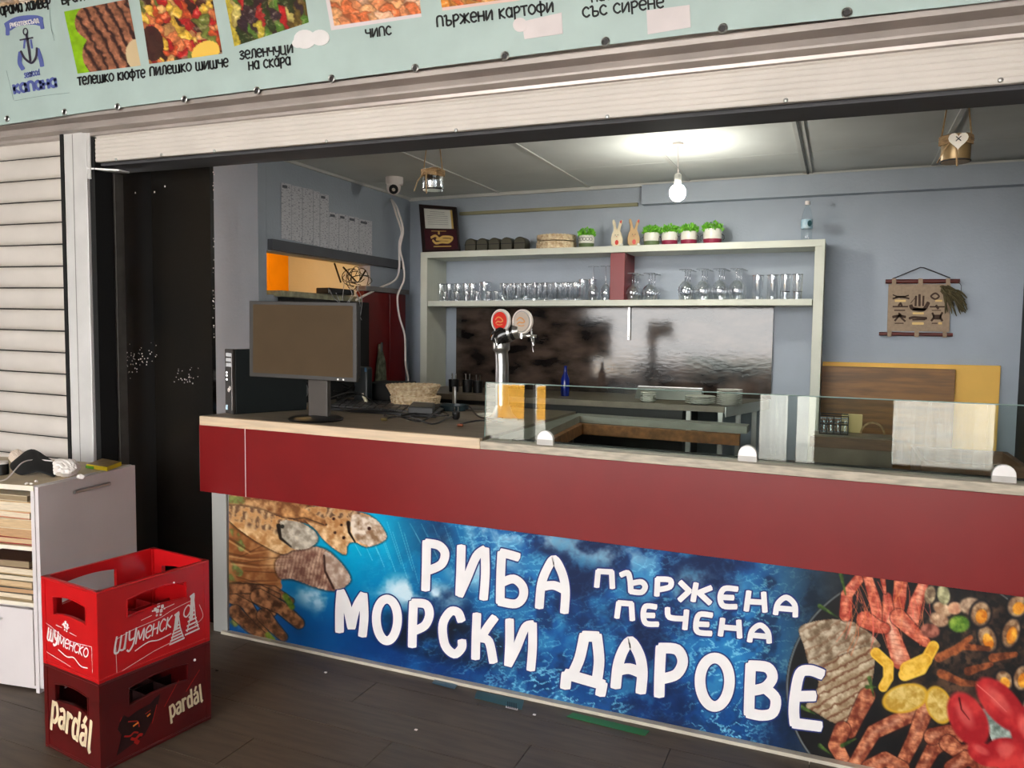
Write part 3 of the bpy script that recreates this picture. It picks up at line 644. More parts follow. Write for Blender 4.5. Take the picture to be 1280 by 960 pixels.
def mussel(x, y_, rx, ry, ro):
    global C
    q = A4([(x, y_)])[0]; e = ell(GX, GY, q[0], q[1], rx, ry, ro)
    C = mixc(C, np.clip(e*6, 0, 1), (20, 20, 26)); C = body(C, np.clip((e-.15)*5, 0, 1), (112, 78, 54), (190, 156, 120)); C = body(C, np.clip((ell(GX, GY, q[0]+1, q[1]+3, rx*.5, ry*.5, ro))*5, 0, 1), (200, 110, 24), (250, 190, 70))
for a_ in [(975, 385, 14, 22, -20), (1080, 360, 14, 24, 15), (945, 275, 16, 20, 10), (1050, 570, 13, 16, -30), (1110, 240, 16, 18, 30), (1130, 560, 14, 20, 10), (1200, 330, 16, 24, 10), (1230, 480, 16, 20, -30), (1330, 300, 18, 24, 40), (1340, 460, 20, 22, 0), (1180, 690, 18, 16, 40)]: mussel(*a_)
for P in [[(760, 470), (860, 420), (980, 430)], [(770, 540), (860, 580), (960, 590)], [(890, 530), (990, 500)], [(830, 440), (900, 380)], [(1000, 470), (1100, 455)]]:
    C = body(C, np.clip(capdist(GX, GY, A4(P), 13, 8)*.6, 0, 1), (84, 40, 24), (172, 96, 54))
for P in [[(440, 640), (400, 720), (365, 800)], [(330, 790), (300, 860), (345, 940)], [(660, 710), (470, 800), (380, 950)], [(700, 700), (650, 830), (590, 950)], [(800, 820), (730, 880), (670, 990)], [(450, 960), (520, 920), (600, 960)], [(730, 820), (800, 800), (850, 820)], [(800, 850), (850, 890), (900, 880)], [(820, 960), (880, 915), (990, 960)], [(600, 1000), (700, 1040)], [(900, 1000), (1000, 1060)], [(780, 1000), (900, 1080)]]: shrimp(P, 22, 17, (110, 46, 30), (214, 138, 98))
for P, w0, w1 in (([(480, 450), (535, 500), (535, 560), (512, 600)], 15, 13), ([(608, 545), (680, 520), (735, 420)], 17, 15), ([(620, 520), (700, 480)], 20, 18)):
    m_ = capdist(GX, GY, A4(P), w0, w1); C = body(C, np.clip(m_*.9, 0, 1), (206, 150, 30), (240, 198, 88)); C = mixc(C, np.clip(1-np.abs(m_-1.5)*.6, 0, 1)*.7, (244, 196, 70))
for (x, y_, rx, ry, ro) in [(760, 680, 17, 26, -20), (610, 650, 31, 19, -14)]:
    q = A4([(x, y_)])[0]; e = ell(GX, GY, q[0], q[1], rx, ry, ro)
    C = mixc(C, np.clip(e*9, 0, 1), (206, 160, 40)); C = body(C, np.clip((e-.12)*9, 0, 1), (180, 140, 50), (224, 196, 120))
    for k_ in range(8):
        an = k_*.785; C = mixc(C, np.clip(capdist(GX, GY, [q, (q[0]+rx*.8*math.cos(an), q[1]+ry*.8*math.sin(an))], 1.2), 0, 1)*.5, (240, 226, 170))
C = body(C, inpoly(GX, GY, A4([(940, 690), (1140, 760), (1140, 860), (1000, 850)])), (96, 110, 100), (170, 186, 176))
for (x, y_, rx, ry, ro) in [(890, 745, 24, 40, -28), (1040, 680, 22, 46, -42), (1070, 900, 34, 22, 10), (1160, 800, 24, 34, -20), (1200, 940, 40, 26, 0), (960, 900, 14, 24, -60)]:
    q = A4([(x, y_)])[0]; e = ell(GX, GY, q[0], q[1], rx, ry, ro); C = body(C, np.clip(e*7, 0, 1), (160, 26, 34), (206, 58, 56), t=tex2); C = mixc(C, np.clip(ell(GX, GY, q[0]-4, q[1]-6, rx*.45, ry*.6, ro)*2, 0, 1)*.45, (236, 130, 116))
C = mixc(C, np.clip(capdist(GX, GY, A4([(850, 650), (860, 700), (895, 745)]), 4, 2)*.8, 0, 1), (90, 20, 24))
C = mixc(C, np.clip(capdist(GX, GY, A4([(930, 590), (1000, 650), (1060, 710)]), 2.5, 1.5)*.8, 0, 1), (232, 130, 120))
for (a_, b_) in [((230, 240), (310, 290)), ((325, 100), (345, 190)), ((440, 600), (480, 600)), ((150, 690), (210, 720)), ((230, 860), (280, 900)), ((330, 860), (390, 830)), ((450, 560), (470, 640))]:
    C = body(C, np.clip(capdist(GX, GY, A4([a_, b_]), 7, 3)*.6, 0, 1), (34, 60, 24), (96, 120, 54))
XYs = np.stack([GX, GY], -1)
print_sheet('printed_picture', XYs, C, planeY(SY), painted('sign_print', .28, .35), sg, 0.0)
MB().quadbox([at(286, 619, Y=SY+.0015), at(1425, 763, Y=SY+.0015), at(1425, 1040, Y=SY+.0015), at(283, 790, Y=SY+.0015)], (0, .0008, 0)).build('sign_sheet', M_navy, sg, world=True)
# lettering traced as pen strokes
def K2(P): return [(400+x*.265625, 640+y*.265625) for x, y in P]
def K3(P): return [(680+x*.296875, 680+y*.296875) for x, y in P]
def oval(cx, cy, rx, ry): return [(cx+rx*math.sin(a)*(1+.06*math.cos(a)), cy-ry*math.cos(a)) for a in [2*math.pi*i/14 for i in range(15)]]
BIG = []
for st in [[(502, 143), (500, 250), (497, 362)], [(503, 146), (560, 158), (588, 195), (572, 245), (520, 272)],
           [(665, 165), (662, 270), (657, 385)], [(657, 388), (690, 315), (735, 210), (772, 178)], [(776, 178), (778, 290), (770, 405)],
           [(930, 212), (890, 200), (855, 192)], [(855, 195), (850, 300), (848, 422)], [(850, 335), (910, 315), (953, 350), (955, 400), (920, 432), (848, 422)],
           [(1032, 445), (1042, 340), (1070, 265), (1103, 225), (1140, 290), (1155, 370), (1150, 468)], [(1045, 352), (1100, 345), (1152, 368)],
           [(92, 558), (92, 460), (98, 378)], [(98, 378), (125, 440), (148, 540)], [(148, 540), (170, 450), (203, 392)], [(203, 392), (208, 490), (200, 578)],
           oval(315, 508, 50, 98),
           [(440, 428), (436, 530), (434, 628)], [(440, 428), (498, 435), (515, 480), (495, 532), (448, 558)],
           [(664, 508), (648, 472), (612, 470), (578, 530), (588, 625), (632, 668), (666, 640), (668, 610)],
           [(738, 485), (734, 590), (732, 685)], [(820, 500), (790, 540), (757, 592)], [(757, 592), (795, 610), (815, 702)],
           [(892, 512), (892, 620), (887, 715)], [(887, 715), (925, 640), (965, 545), (998, 530)], [(1000, 530), (1000, 640), (992, 738)]]: BIG.append((K2(st), 11.0))
for st in [[(90, 600), (95, 550)], [(95, 548), (170, 570), (245, 592)], [(245, 592), (238, 630)], [(120, 548), (150, 480), (170, 388)], [(170, 388), (222, 390)], [(222, 390), (232, 490), (222, 580)],
           [(302, 598), (312, 510), (335, 445), (366, 412), (402, 470), (414, 540), (408, 620)], [(315, 532), (360, 525), (412, 545)],
           [(492, 438), (487, 540), (485, 635)], [(492, 438), (560, 445), (584, 495), (558, 548), (498, 568)],
           oval(719, 582, 62, 102),
           [(870, 512), (866, 610), (863, 712)], [(870, 512), (940, 520), (962, 562), (930, 604), (872, 618)], [(930, 606), (974, 650), (965, 708), (920, 722), (863, 712)],
           [(1168, 548), (1120, 532), (1078, 545), (1058, 630), (1052, 700), (1056, 755)], [(1056, 755), (1160, 768)], [(1060, 642), (1135, 640)]]: BIG.append((K3(st), 13.4))
SM = []
for st in [[(222, 178), (228, 115)], [(228, 115), (285, 118)], [(285, 118), (288, 183)], [(325, 130), (352, 122), (362, 150), (366, 200)], [(366, 200), (410, 203), (426, 180), (410, 160), (372, 165)],
           [(475, 215), (478, 148)], [(478, 148), (530, 152), (530, 180), (485, 192)], [(640, 168), (628, 238)], [(575, 162), (612, 198)], [(612, 198), (572, 235)], [(702, 185), (652, 205)], [(652, 205), (698, 248)],
           [(812, 190), (760, 188), (742, 222), (755, 260), (808, 264)], [(745, 224), (795, 226)], [(862, 202), (852, 278)], [(925, 207), (930, 283)], [(857, 242), (928, 246)],
           [(975, 293), (985, 250), (1020, 225), (1055, 255), (1058, 303)], [(985, 270), (1055, 276)],
           [(307, 308), (315, 248)], [(315, 248), (368, 252)], [(368, 252), (372, 318)], [(470, 265), (428, 263), (418, 300), (430, 334), (478, 338)], [(418, 300), (462, 301)],
           [(520, 272), (528, 308), (590, 315)], [(600, 282), (593, 356)], [(705, 300), (655, 297), (640, 335), (648, 370), (702, 377)], [(640, 337), (690, 339)], [(752, 317), (743, 383)], [(820, 325), (824, 392)], [(748, 350), (822, 356)],
           [(866, 408), (876, 366), (910, 342), (942, 370), (948, 413)], [(876, 384), (945, 390)]]: SM.append((K3(st), 7.0))
bo = MB(); bw = MB(); pY = planeY(SY)
for i, (st, wd) in enumerate(BIG): ribbon(bo, st, wd+3.6, pY, True, .0010+i*1e-5); ribbon(bw, st, wd, pY, True, .0022+i*1e-5)
for i, (st, wd) in enumerate(SM): ribbon(bo, st, wd+4.2, pY, True, .0010+i*1e-5); ribbon(bw, st, wd, pY, True, .0022+i*1e-5)
lo = bo.build('letter_outline', M_navy, sg, world=True); lo['label'] = 'navy outline of the letters'
lw = bw.build('lettering', M_letter, sg, world=True); lw['label'] = 'white Cyrillic lettering'

# ------------------------------------------------------------------ menu banner above
bn = root('menu_banner', 'pale turquoise printed menu banner stretched above the shutter', 'banner', (-1.5, -.22, 2.5))
BY = -.22; pB = planeY(BY)
def bbot(x): return 158-.129*x-.0000035*x*x if x < 130 else 158-.129*x+.0*x
bot = [(-60, 163), (0, 156.5), (130, 137), (400, 102), (600, 76), (860, 43), (1200, 6.5), (1330, -9)]
ptsb = [at(x, y_, Y=BY) for x, y_ in bot]
MB().prism([tuple(p) for p in ptsb]+[(ptsb[-1].x, BY, 3.35), (ptsb[0].x, BY, 3.35)], (0, .003, 0)).build('banner_sheet', mat('banner_teal', (184, 204, 200), .45, 0, .04, 5, .12, 4), bn, world=True)
for (px, py) in [(9, 148.5), (80.6, 140), (146.8, 133.4), (230.4, 124), (320.8, 112.9), (414.3, 98.3), (518.6, 85), (631, 69.7), (756.9, 52), (903.6, 35.4), (1058.6, 15.8)]:
    p = at(px, py, Y=BY-.002)
    g_ = MB().tube([(p.x+.013*math.cos(a), p.y, p.z+.013*math.sin(a)) for a in [2*math.pi*i/16 for i in range(16)]], .0035, 6, True).build('grommet', M_steel, bn, world=True, smooth=True)
    MB().lathe([(.0, 0), (.012, 0)], (0, 0, 0), 12, cap=False)
    MB().prism([(p.x+.0115*math.cos(a), p.y, p.z+.0115*math.sin(a)) for a in [2*math.pi*i/14 for i in range(14)]], (0, .001, 0)).build('screw', mat('dark_hole', (40, 36, 36), .5), g_, world=True)
def food(quad, nx, ny, paint, name):
    (ax, ay), (bx, by), (cx, cy), (dx, dy) = quad    # tl tr br bl
    u = np.linspace(0, 1, nx)[None, :]; v = np.linspace(0, 1, ny)[:, None]
    X = (ax*(1-u)+bx*u)*(1-v)+(dx*(1-u)+cx*u)*v; Y = (ay*(1-u)+by*u)*(1-v)+(dy*(1-u)+cy*u)*v
    U = np.repeat(u, ny, 0); V = np.repeat(v, nx, 1)
    return print_sheet(name, np.stack([X, Y], -1), paint(X, Y, U, V), pB, PR, bn, .0012)
PR = painted('banner_print', .45, .3)
def voro(X, Y, n, seed, pal, box, sc=(1, 1), rot=0):
    wx = fbm(X, Y, 9, seed+7, 3)-.5; wy = fbm(X, Y, 9, seed+8, 3)-.5; X = X+wx*11; Y = Y+wy*11; n = int(n*1.5)
    rs = np.random.RandomState(seed); P = rs.rand(n, 2)*[box[2]-box[0], box[3]-box[1]]+[box[0], box[1]]
    a = R(rot); d1 = np.full(X.shape, 1e9); d2 = d1.copy(); idx = np.zeros(X.shape, int)
    for i, (x, y_) in enumerate(P):
        dx = X-x; dy = Y-y_; u = (dx*math.cos(a)+dy*math.sin(a))/sc[0]; v = (-dx*math.sin(a)+dy*math.cos(a))/sc[1]; d = np.hypot(u, v)
        n_ = d < d1; d2 = np.where(n_, d1, np.minimum(d2, d)); d1 = np.where(n_, d, d1); idx = np.where(n_, i, idx)
    C = np.array(pal, float)[rs.randint(0, len(pal), n)][idx]; t = fbm(X, Y, 5, seed+1)[..., None]
    t2 = fbm(X, Y, 2.2, seed+3, 2)[..., None]; C = C*(.55+.5*t+.38*t2); C = mixc(C, np.clip((t[..., 0]-.62)*5, 0, 1)*.5, (250, 232, 200)); return mixc(C, np.clip(1-(d2-d1)/2.6, 0, 1)*.42, (60, 34, 24))
def p_patty(X, Y, U, V):
    C = np.zeros(X.shape+(3,)); C[:] = (150, 200, 30); t = fbm(X, Y, 6, 5)[..., None]
    C = C*(.8+.3*t)
    m = (ell(U, V, .62, .25, .5, .36) > 0) | (ell(U, V, .55, .78, .42, .40) > 0) | ((U > .8) & (V < .7))
    s_ = .5+.5*np.sin((U*7.5-V*2.6)*5.2+t[..., 0]*4); meat = np.array([148, 96, 72])*(.3+.75*t+.75*fbm(X, Y, 3, 15)[..., None]); meat = mixc(meat, np.clip(s_-.55, 0, 1)*2.2, (52, 32, 32))
    C = np.where(m[..., None], meat, C); return mixc(C, (ell(U, V, 1.0, .85, .2, .25) > 0), (214, 190, 150))
food([(80, 14.5), (160, -1), (176, 82), (97, 92)], 80, 70, p_patty, 'food_photo')
def p_skewer(X, Y, U, V):
    C = voro(X, Y, 75, 9, [(226, 150, 90), (240, 180, 110), (214, 90, 50), (236, 190, 70), (190, 40, 40), (120, 130, 60), (226, 130, 80), (70, 40, 34)], (170, -10, 285, 85), (1.5, 1), 60)
    C = mixc(C, (ell(U, V, .78, .95, .2, .15, -20) > 0), (244, 200, 90)); return mixc(C, (ell(U, V, .08, .72, .16, .25) > 0)*.9, (60, 38, 36))
food([(173, -8), (262, -22), (278, 67), (186.5, 80)], 84, 76, p_skewer, 'food_photo')
def p_veg(X, Y, U, V):
    return voro(X, Y, 30, 21, [(90, 130, 50), (190, 170, 60), (60, 44, 50), (190, 40, 40), (214, 196, 110), (110, 90, 40), (50, 60, 30)], (280, -20, 390, 62), (2.6, 1), 70)
food([(280, -8), (378, -25), (386, 28), (293, 58)], 84, 66, p_veg, 'food_photo')
def p_chips(X, Y, U, V):
    C = voro(X, Y, 26, 33, [(236, 150, 100), (244, 176, 120), (226, 120, 70), (240, 186, 150)], (405, -20, 530, 42), (1.6, 1), 20); return mixc(C, (V > .9) | (U < .04), (226, 214, 216))
food([(405, -12), (522, -22), (527, 21), (414, 38)], 84, 46, p_chips, 'food_photo')
def p_fries(X, Y, U, V):
    return mixc(voro(X, Y, 26, 44, [(240, 150, 60), (226, 110, 50), (246, 176, 90)], (548, -20, 650, 14), (3, 1), 30), V > .85, (232, 200, 190))
food([(549, -12), (646, -22), (650, 0.5), (553, 13.5)], 70, 30, p_fries, 'food_photo')
def p_top(X, Y, U, V): return voro(X, Y, 14, 54, [(220, 190, 150), (190, 140, 110), (235, 220, 200)], (-10, -20, 60, 10))
food([(0, -20), (55, -22), (56, 2), (0, 8)], 40, 22, p_top, 'food_photo')
tb = MB()
for (t_, a_, b_, h_) in [('телешко кюфте', (97, 106.5), (182, 96.5), 10), ('пилешко шишче', (187, 95), (286, 83), 10.5), ('зеленчуци', (299.5, 74.5), (367, 65.5), 10.5), ('на скара', (310.5, 87.5), (364, 81), 10.5),
                        ('чипс', (457, 47.5), (490, 43), 11), ('пържени картофи', (545.5, 33.5), (693, 14.5), 12.5), ('със сирене', (728, 22), (831, 9), 12.5), ('арама хайвер', (1, 19.5), (64, 8), 11), ('т', (-7, 20.5), (0, 19), 11), ('врати', (77, 5.5), (112, -1), 10), ('пат', (739, 3), (765, -1), 9)]:
    tb = MB(); write(tb, t_, a_, b_, h_, 2.2 if h_ < 12 else 2.5, pB, .05, .002); tb.build('lettering', M_textb, bn, world=True)['label'] = 'black Cyrillic dish name'
# the logo: ribbon, anchor, words
M_logo = mat('logo_blue', (92, 104, 172), .6); M_logod = mat('logo_dark', (58, 52, 70), .6)
lb = MB(); ribbon(lb, [(10, 33), (20, 27.5), (32, 25.2), (44, 25), (50, 26.5)], 12, pB, True, .002); ribbon(lb, [(9.5, 43), (9.5, 33)], 5, pB, True, .0018); ribbon(lb, [(53, 35), (51, 25)], 5, pB, True, .0018)
write(lb, 'капана', (17, 117), (72, 108), 11, 3.6, pB, 0, .002); write(lb, 'Sеаfооd', (30.5, 97.5), (50, 93.5), 6, 1.4, pB, .1, .002)
ribbon(lb, [(25.5, 66), (24.5, 78), (28.5, 86)], 5.5, pB, True, .0018); ribbon(lb, [(47, 62), (51, 74), (52.5, 82)], 5.5, pB, True, .0018)
ribbon(lb, [(31, 50), (30, 60)], 2.6, pB, True, .0018); ribbon(lb, [(38.5, 50), (40, 60)], 2.6, pB, True, .0018)
lb.build('logo', M_logo, bn, world=True)['label'] = 'blue ribbon and words of the logo'
lb = MB(); ribbon(lb, oval(31.7, 39.5, 2.6, 4), 1.5, pB, True, .003); ribbon(lb, [(33, 43), (35.5, 58), (38, 76)], 3, pB, True, .003); ribbon(lb, [(25, 50), (41, 47)], 2, pB, True, .003)
ribbon(lb, [(26, 64), (31, 73), (39.5, 78.5), (45, 71), (46, 60)], 2.8, pB, True, .003); lb.build('logo_anchor', M_logod, bn, world=True)
lb = MB(); write(lb, 'рибатексълд', (12.5, 34), (49, 28), 5, 1.1, pB, 0, .0035); lb.build('ribbon_lettering', M_letter, bn, world=True)
lb = MB(); ribbon(lb, [(18, 126), (52, 120), (87, 116)], .5, pB, True, .0015); ribbon(lb, [(62, 10), (64, 35), (68, 51)], .5, pB, True, .0015); ribbon(lb, [(8, 88), (17, 125)], .5, pB, True, .0015)
lb.build('crease', mat('crease_grey', (120, 146, 146), .6), bn, world=True)
lb = MB(); M_stick = mat('sticker_pale', (226, 216, 216), .5)
for q in [[(652, 27), (702, 15.5), (703.5, 42), (655.5, 49)], [(808, 13), (862, 6), (863.5, 34), (809.5, 43)]]:
    MB().quadbox([at(x, y_, Y=BY-.002) for x, y_ in q], (0, .001, 0)).build('sticker', M_stick, bn, world=True)
b = MB(); b.prism([at(650+9*math.cos(a), 31+9*math.sin(a), Y=BY-.0025) for a in [2*math.pi*i/16 for i in range(16)]], (0, .001, 0)); b.build('sticker', M_stick, bn, world=True)
b = MB()
for (cx, cy, rx, ry) in [(381, 49, 14, 12), (400, 47, 12, 10), (372, 54, 7, 6)]:
    b.prism([at(cx+rx*math.cos(a), cy+ry*math.sin(a), Y=BY-.003-rx*.00001) for a in [2*math.pi*i/18 for i in range(18)]], (0, .001, 0))
b.build('sticker', M_letter, bn, world=True)['label'] = 'white cloud-shaped sticker'

# ================================================================== BACK OF THE BAR
# shelf unit
YS = 2.05
su = root('shelf_unit', 'pale open shelf unit with two long boards against the blue wall', 'shelf', (-1.45, 2.2, 0))
MB().box(-2.79, -.105, YS, 2.345, 2.018, 2.060).build('shelf_board', M_shelf, su, world=True, bev=.002)
MB().box(-2.73, -.165, YS, 2.345, 1.676, 1.714).build('shelf_board', M_shelf, su, world=True, bev=.002)
MB().box(-2.79, -2.735, YS, 2.345, 0, 2.018).build('side_panel', M_shelf, su, world=True, bev=.002)
MB().box(-.16, -.105, YS, 2.345, 0, 2.018).build('side_panel', M_shelf, su, world=True, bev=.002)
ZT, ZM = 2.0605, 1.7145
# marble splash board with a metal hook
tl = MB().box(-2.64, -.40, 2.325, 2.349, 1.09, 1.676).build('splash_board', M_stonetile); tag(tl, 'glossy dark marble-look board on the wall under the shelves', 'wall panel')
hk = root('metal_bracket', 'short slotted metal strip hanging over the marble board', 'bracket', (-1.33, 2.31, 1.6))
p = at(786.5, 386, Y=2.31); p2 = at(786, 425, Y=2.31)
MB().box(p.x-.009, p.x+.009, 2.308, 2.313, p2.z, 1.676).build('strip', M_steel, hk, world=True, bev=.001)
for k_ in range(4): MB().box(p.x-.003, p.x+.003, 2.3065, 2.308, p2.z+.02+k_*.045, p2.z+.032+k_*.045).build('slot', M_blackm, hk, world=True)
# back worktop
bk = root('back_counter', 'brown back worktop on white metal legs under the marble board', 'counter', (-1.6, 2.0, 0))
MB().prism([(-2.72, 1.66, 1.055), (-.60, 1.66, 1.055), (-.42, 2.32, 1.055), (-2.72, 2.32, 1.055)], (0, 0, .035)).build('worktop', M_top, bk, world=True)
MB().prism([(-.595, 1.66, 1.03), (-.415, 2.32, 1.03), (-.415, 2.32, 1.088), (-.595, 1.66, 1.088)], (.006, 0, 0)).build('end_apron', M_alu, bk, world=True)
for (x, y_) in [(-.62, 1.68), (-.55, 1.92), (-.48, 2.15), (-.80, 1.68)]: MB().box(x-.014, x+.014, y_-.014, y_+.014, 0, 1.055).build('leg', M_alu, bk, world=True, bev=.002)
MB().box(-2.7, -.85, 1.75, 2.3, .1, 1.05).build('cupboard', M_charcoal, bk, world=True)
# yellow niche board and brown board
yb = root('yellow_hatch', 'bright yellow wall board behind the brown panel right of the shelves', 'wall board', (.4, 2.33, .9))
MB().box(-.10, .85, 2.325, 2.349, .70, 1.338).build('board', M_yellow, yb, world=True, bev=.002)
ob = MB().box(-.103, .62, 2.29, 2.322, .60, 1.312).build('wood_board', M_oak, bev=.002); tag(ob, 'broad brown wood-grain board leaning in front of the yellow board', 'board')

# things on the top board: framed certificate
cf = root('framed_certificate', 'dark framed certificate with a maroon card leaning on the shelf top', 'picture frame', (-2.66, 2.14, ZT), 0)
def leanq(px0, py0, px1, py1, px2, py2, px3, py3, Y0, Y1):  # tl tr br bl
    return [at(px0, py0, Y=Y1), at(px1, py1, Y=Y1), at(px2, py2, Y=Y0), at(px3, py3, Y=Y0)]
q = leanq(524.5, 255.5, 570, 259, 575, 314, 529, 315.5, 2.12, 2.22)
def sub(q, u0, v0, u1, v1, off=0):
    f = lambda u, v: (q[0]*(1-u)+q[1]*u)*(1-v)+(q[3]*(1-u)+q[2]*u)*v+Vector((0, -off, 0))
    return [f(u0, v0), f(u1, v0), f(u1, v1), f(u0, v1)]
M_maroon = mat('maroon_card', (62, 14, 26), .45); M_gold = mat('gold_print', (206, 170, 96), .4); M_frame = mat('dark_frame', (36, 20, 18), .35)
MB().quadbox(sub(q, 0, 0, 1, 1), (0, .012, 0)).build('backing', M_frame, cf, world=True)
for (a_, b_, c_, d_) in [(0, 0, 1, .07), (0, .93, 1, 1), (0, .07, .09, .93), (.91, .07, 1, .93)]: MB().quadbox(sub(q, a_, b_, c_, d_, .012), (0, .011, 0)).build('moulding', M_frame, cf, world=True)
MB().quadbox(sub(q, .12, .08, .84, .50, .004), (0, .002, 0)).build('paper', mat('cream_paper', (214, 214, 206), .7), cf, world=True)
MB().quadbox(sub(q, .84, .08, .89, .50, .004), (0, .002, 0)).build('paper_edge', M_gold, cf, world=True)
cd_ = MB().quadbox(sub(q, .10, .53, .97, .95, .014), (0, .002, 0)).build('card', M_maroon, cf, world=True)
def onq(q, off):
    def f(x, y, lift=0.0):
        s_ = sub(q, x, y, x, y, off+lift); return s_[0]
    return f
b = MB(); fq_ = onq(q, .0155)
ribbon(b, [(.28, .70), (.4, .66), (.5, .72), (.62, .68), (.85, .70), (.75, .80), (.55, .80), (.4, .82), (.32, .76)], .05, fq_); ribbon(b, [(.5, .58), (.5, .62)], .05, fq_, False)
ribbon(b, [(.3, .56), (.7, .56)], .014, fq_, False); ribbon(b, [(.33, .89), (.8, .89)], .018, fq_, False); ribbon(b, [(.42, .74), (.78, .75)], .05, fq_, False)
b.build('gold_emblem', M_gold, cd_, world=True)
b = MB(); fq_ = onq(q, .0062)
for i in range(7): ribbon(b, [(.2+(.08 if i < 2 else 0), .14+i*.045), (.76-(.08 if i < 2 else 0), .14+i*.045)], .007, fq_, False)
b.build('lettering', mat('grey_ink', (120, 120, 126), .7), cf, world=True)
# five dark rounded holders
def arch(w_, h_, d_):
    b = MB(); pts = [(-w_/2, 0, 0), (w_/2, 0, 0), (w_/2, 0, h_*.62)]+[(w_/2*math.cos(a), 0, h_*.62+h_*.38*math.sin(a)) for a in [R(x) for x in (20, 45, 70, 90, 110, 135, 160)]]+[(-w_/2, 0, h_*.62)]
    return b.prism(pts, (0, d_, 0))
hold = None
for i, px in enumerate([587.5, 602, 617, 632.5, 649]):
    p = at(px, 312.5, Y=2.12)
    lab = '%s dark olive rounded box from the left in the row on the shelf top' % ORD[i]
    if hold is None:
        hold = root('rounded_box', lab, 'box', (p.x, 2.12, ZT), 0, 'dark rounded boxes on the shelf top')
        arch(.084, .092, .10).build('shell', mat('olive_dark', (62, 58, 40), .55, 0, .15, 12), hold, bev=.006, smooth=True)
        MB().box(-.0425, .0425, -.002, .0, .046, .050).build('seam', M_blackm, hold)
    else: dup(hold, (p.x, 2.12, ZT), None, lab)
# woven flat baskets
def woven(b, c, r, z0, n, dr=.0, rb=.0045):
    for j in range(n):
        z = z0+j*rb*1.75; rr = r+dr*j; m = 64; path = []; rad = []
        for k_ in range(m):
            a = 2*math.pi*k_/m; path.append((c[0]+rr*math.cos(a), c[1]+rr*math.sin(a), c[2]+z)); rad.append(rb*(1.0+.38*math.cos(k_*math.pi+j*math.pi)))
        b.tube(path, rad, 5, True)
    return b
p = at(693.5, 312, Y=2.16)
for i, (z, n, lab) in enumerate([(0, 6, 'lower of two round straw baskets stacked on the shelf top'), (.055, 5, 'upper of two round straw baskets stacked on the shelf top')]):
    rt_ = root('straw_basket', lab, 'basket', (p.x, 2.19, ZT+z), 0, 'straw baskets on the shelf top')
    woven(MB(), (0, 0, 0), .132-.004*i, .005, n).build('weave', M_straw, rt_, smooth=True); MB().lathe([(.0, .002), (.126, .002), (.126, n*.0078-.004), (.0, n*.0078)], n=24, cap=False).build('core', M_straw, rt_)
# plants in pots
def leaves(n, r, z, h, seed, size=.012):
    rr = random.Random(seed); b = MB()
    for i in range(n):
        a = rr.uniform(0, 6.28); q_ = rr.random()**.5*r; zz = z+rr.random()*h*(1-.5*q_/r); c = Vector((q_*math.cos(a), q_*math.sin(a), zz))
        d = Vector((math.cos(a)*rr.uniform(.1, 1), math.sin(a)*rr.uniform(.1, 1), rr.uniform(.2, 1))).normalized(); s_ = size*rr.uniform(.7, 1.3); u = d.cross(Vector((rr.uniform(-1, 1), rr.uniform(-1, 1), .3))).normalized()
        nn = d.cross(u)*s_*.25
        b.add([c, c+d*s_*.55+u*s_*.45+nn, c+d*s_*1.2, c+d*s_*.55-u*s_*.45+nn], [(0, 1, 2, 3)])
    return b
lf = None
for i, (px, bp0, band, lab) in enumerate([(733, 307.5, 'green', 'small leafy plant in a white pot with loop pattern beside the straw baskets'), (814.5, 304.5, 'green', 'small plant in a white pot with green foot just right of the rabbits'),
        (837, 303.5, 'maroon', 'second small plant from the left of the four right of the rabbits'), (861, 303, 'maroon', 'third small plant from the left of the four right of the rabbits'), (890.5, 301.5, 'maroon', 'rightmost leafy plant in a white pot with maroon foot, standing slightly apart')]):
    p = at(px, bp0, Y=2.14); sc = 1.0 if i < 4 else 1.12
    t_ = root('potted_plant', lab, 'plant', (p.x, 2.14, ZT), 0, 'small potted plants on the shelf top')
    MB().lathe([(.0, .018), (.040*sc, .018), (.050*sc, .03), (.052*sc, .06*sc), (.047*sc, .083*sc), (.042*sc, .083*sc), (.042*sc, .07), (0, .07)], n=24, cap=False).build('pot', M_pot, t_, smooth=True)
    MB().lathe([(.0, .0), (.045*sc, .0), (.049*sc, .012), (.0515*sc, .03), (.049*sc, .0305)], n=24, cap=False).build('pot_foot', mat('foot_green', (92, 110, 70), .5) if band == 'green' else mat('foot_maroon', (140, 36, 66), .4), t_, smooth=True)
    o_ = leaves(260, .052*sc, .075, .062*sc, 20+i, .015).build('foliage', M_green, t_)
    if i == 0:
        for k_ in range(5):
            a = -2.4+k_*.42; MB().tube([(.0535*math.cos(a)+.011*math.cos(t)*math.sin(-a), .0535*math.sin(a)+.011*math.cos(t)*math.cos(a), .056+.011*math.sin(t)) for t in [2*math.pi*j/12 for j in range(12)]], .0013, 4, True).build('loop', M_charcoal, t_)
    else:
        for s_ in (-1, 1): MB().tube([(s_*.05*sc, -.012, .06), (s_*.064*sc, -.016, .05), (s_*.066*sc, -.014, .03), (s_*.058*sc, -.012, .022)], .0022, 5).build('handle', M_charcoal, t_, smooth=True)
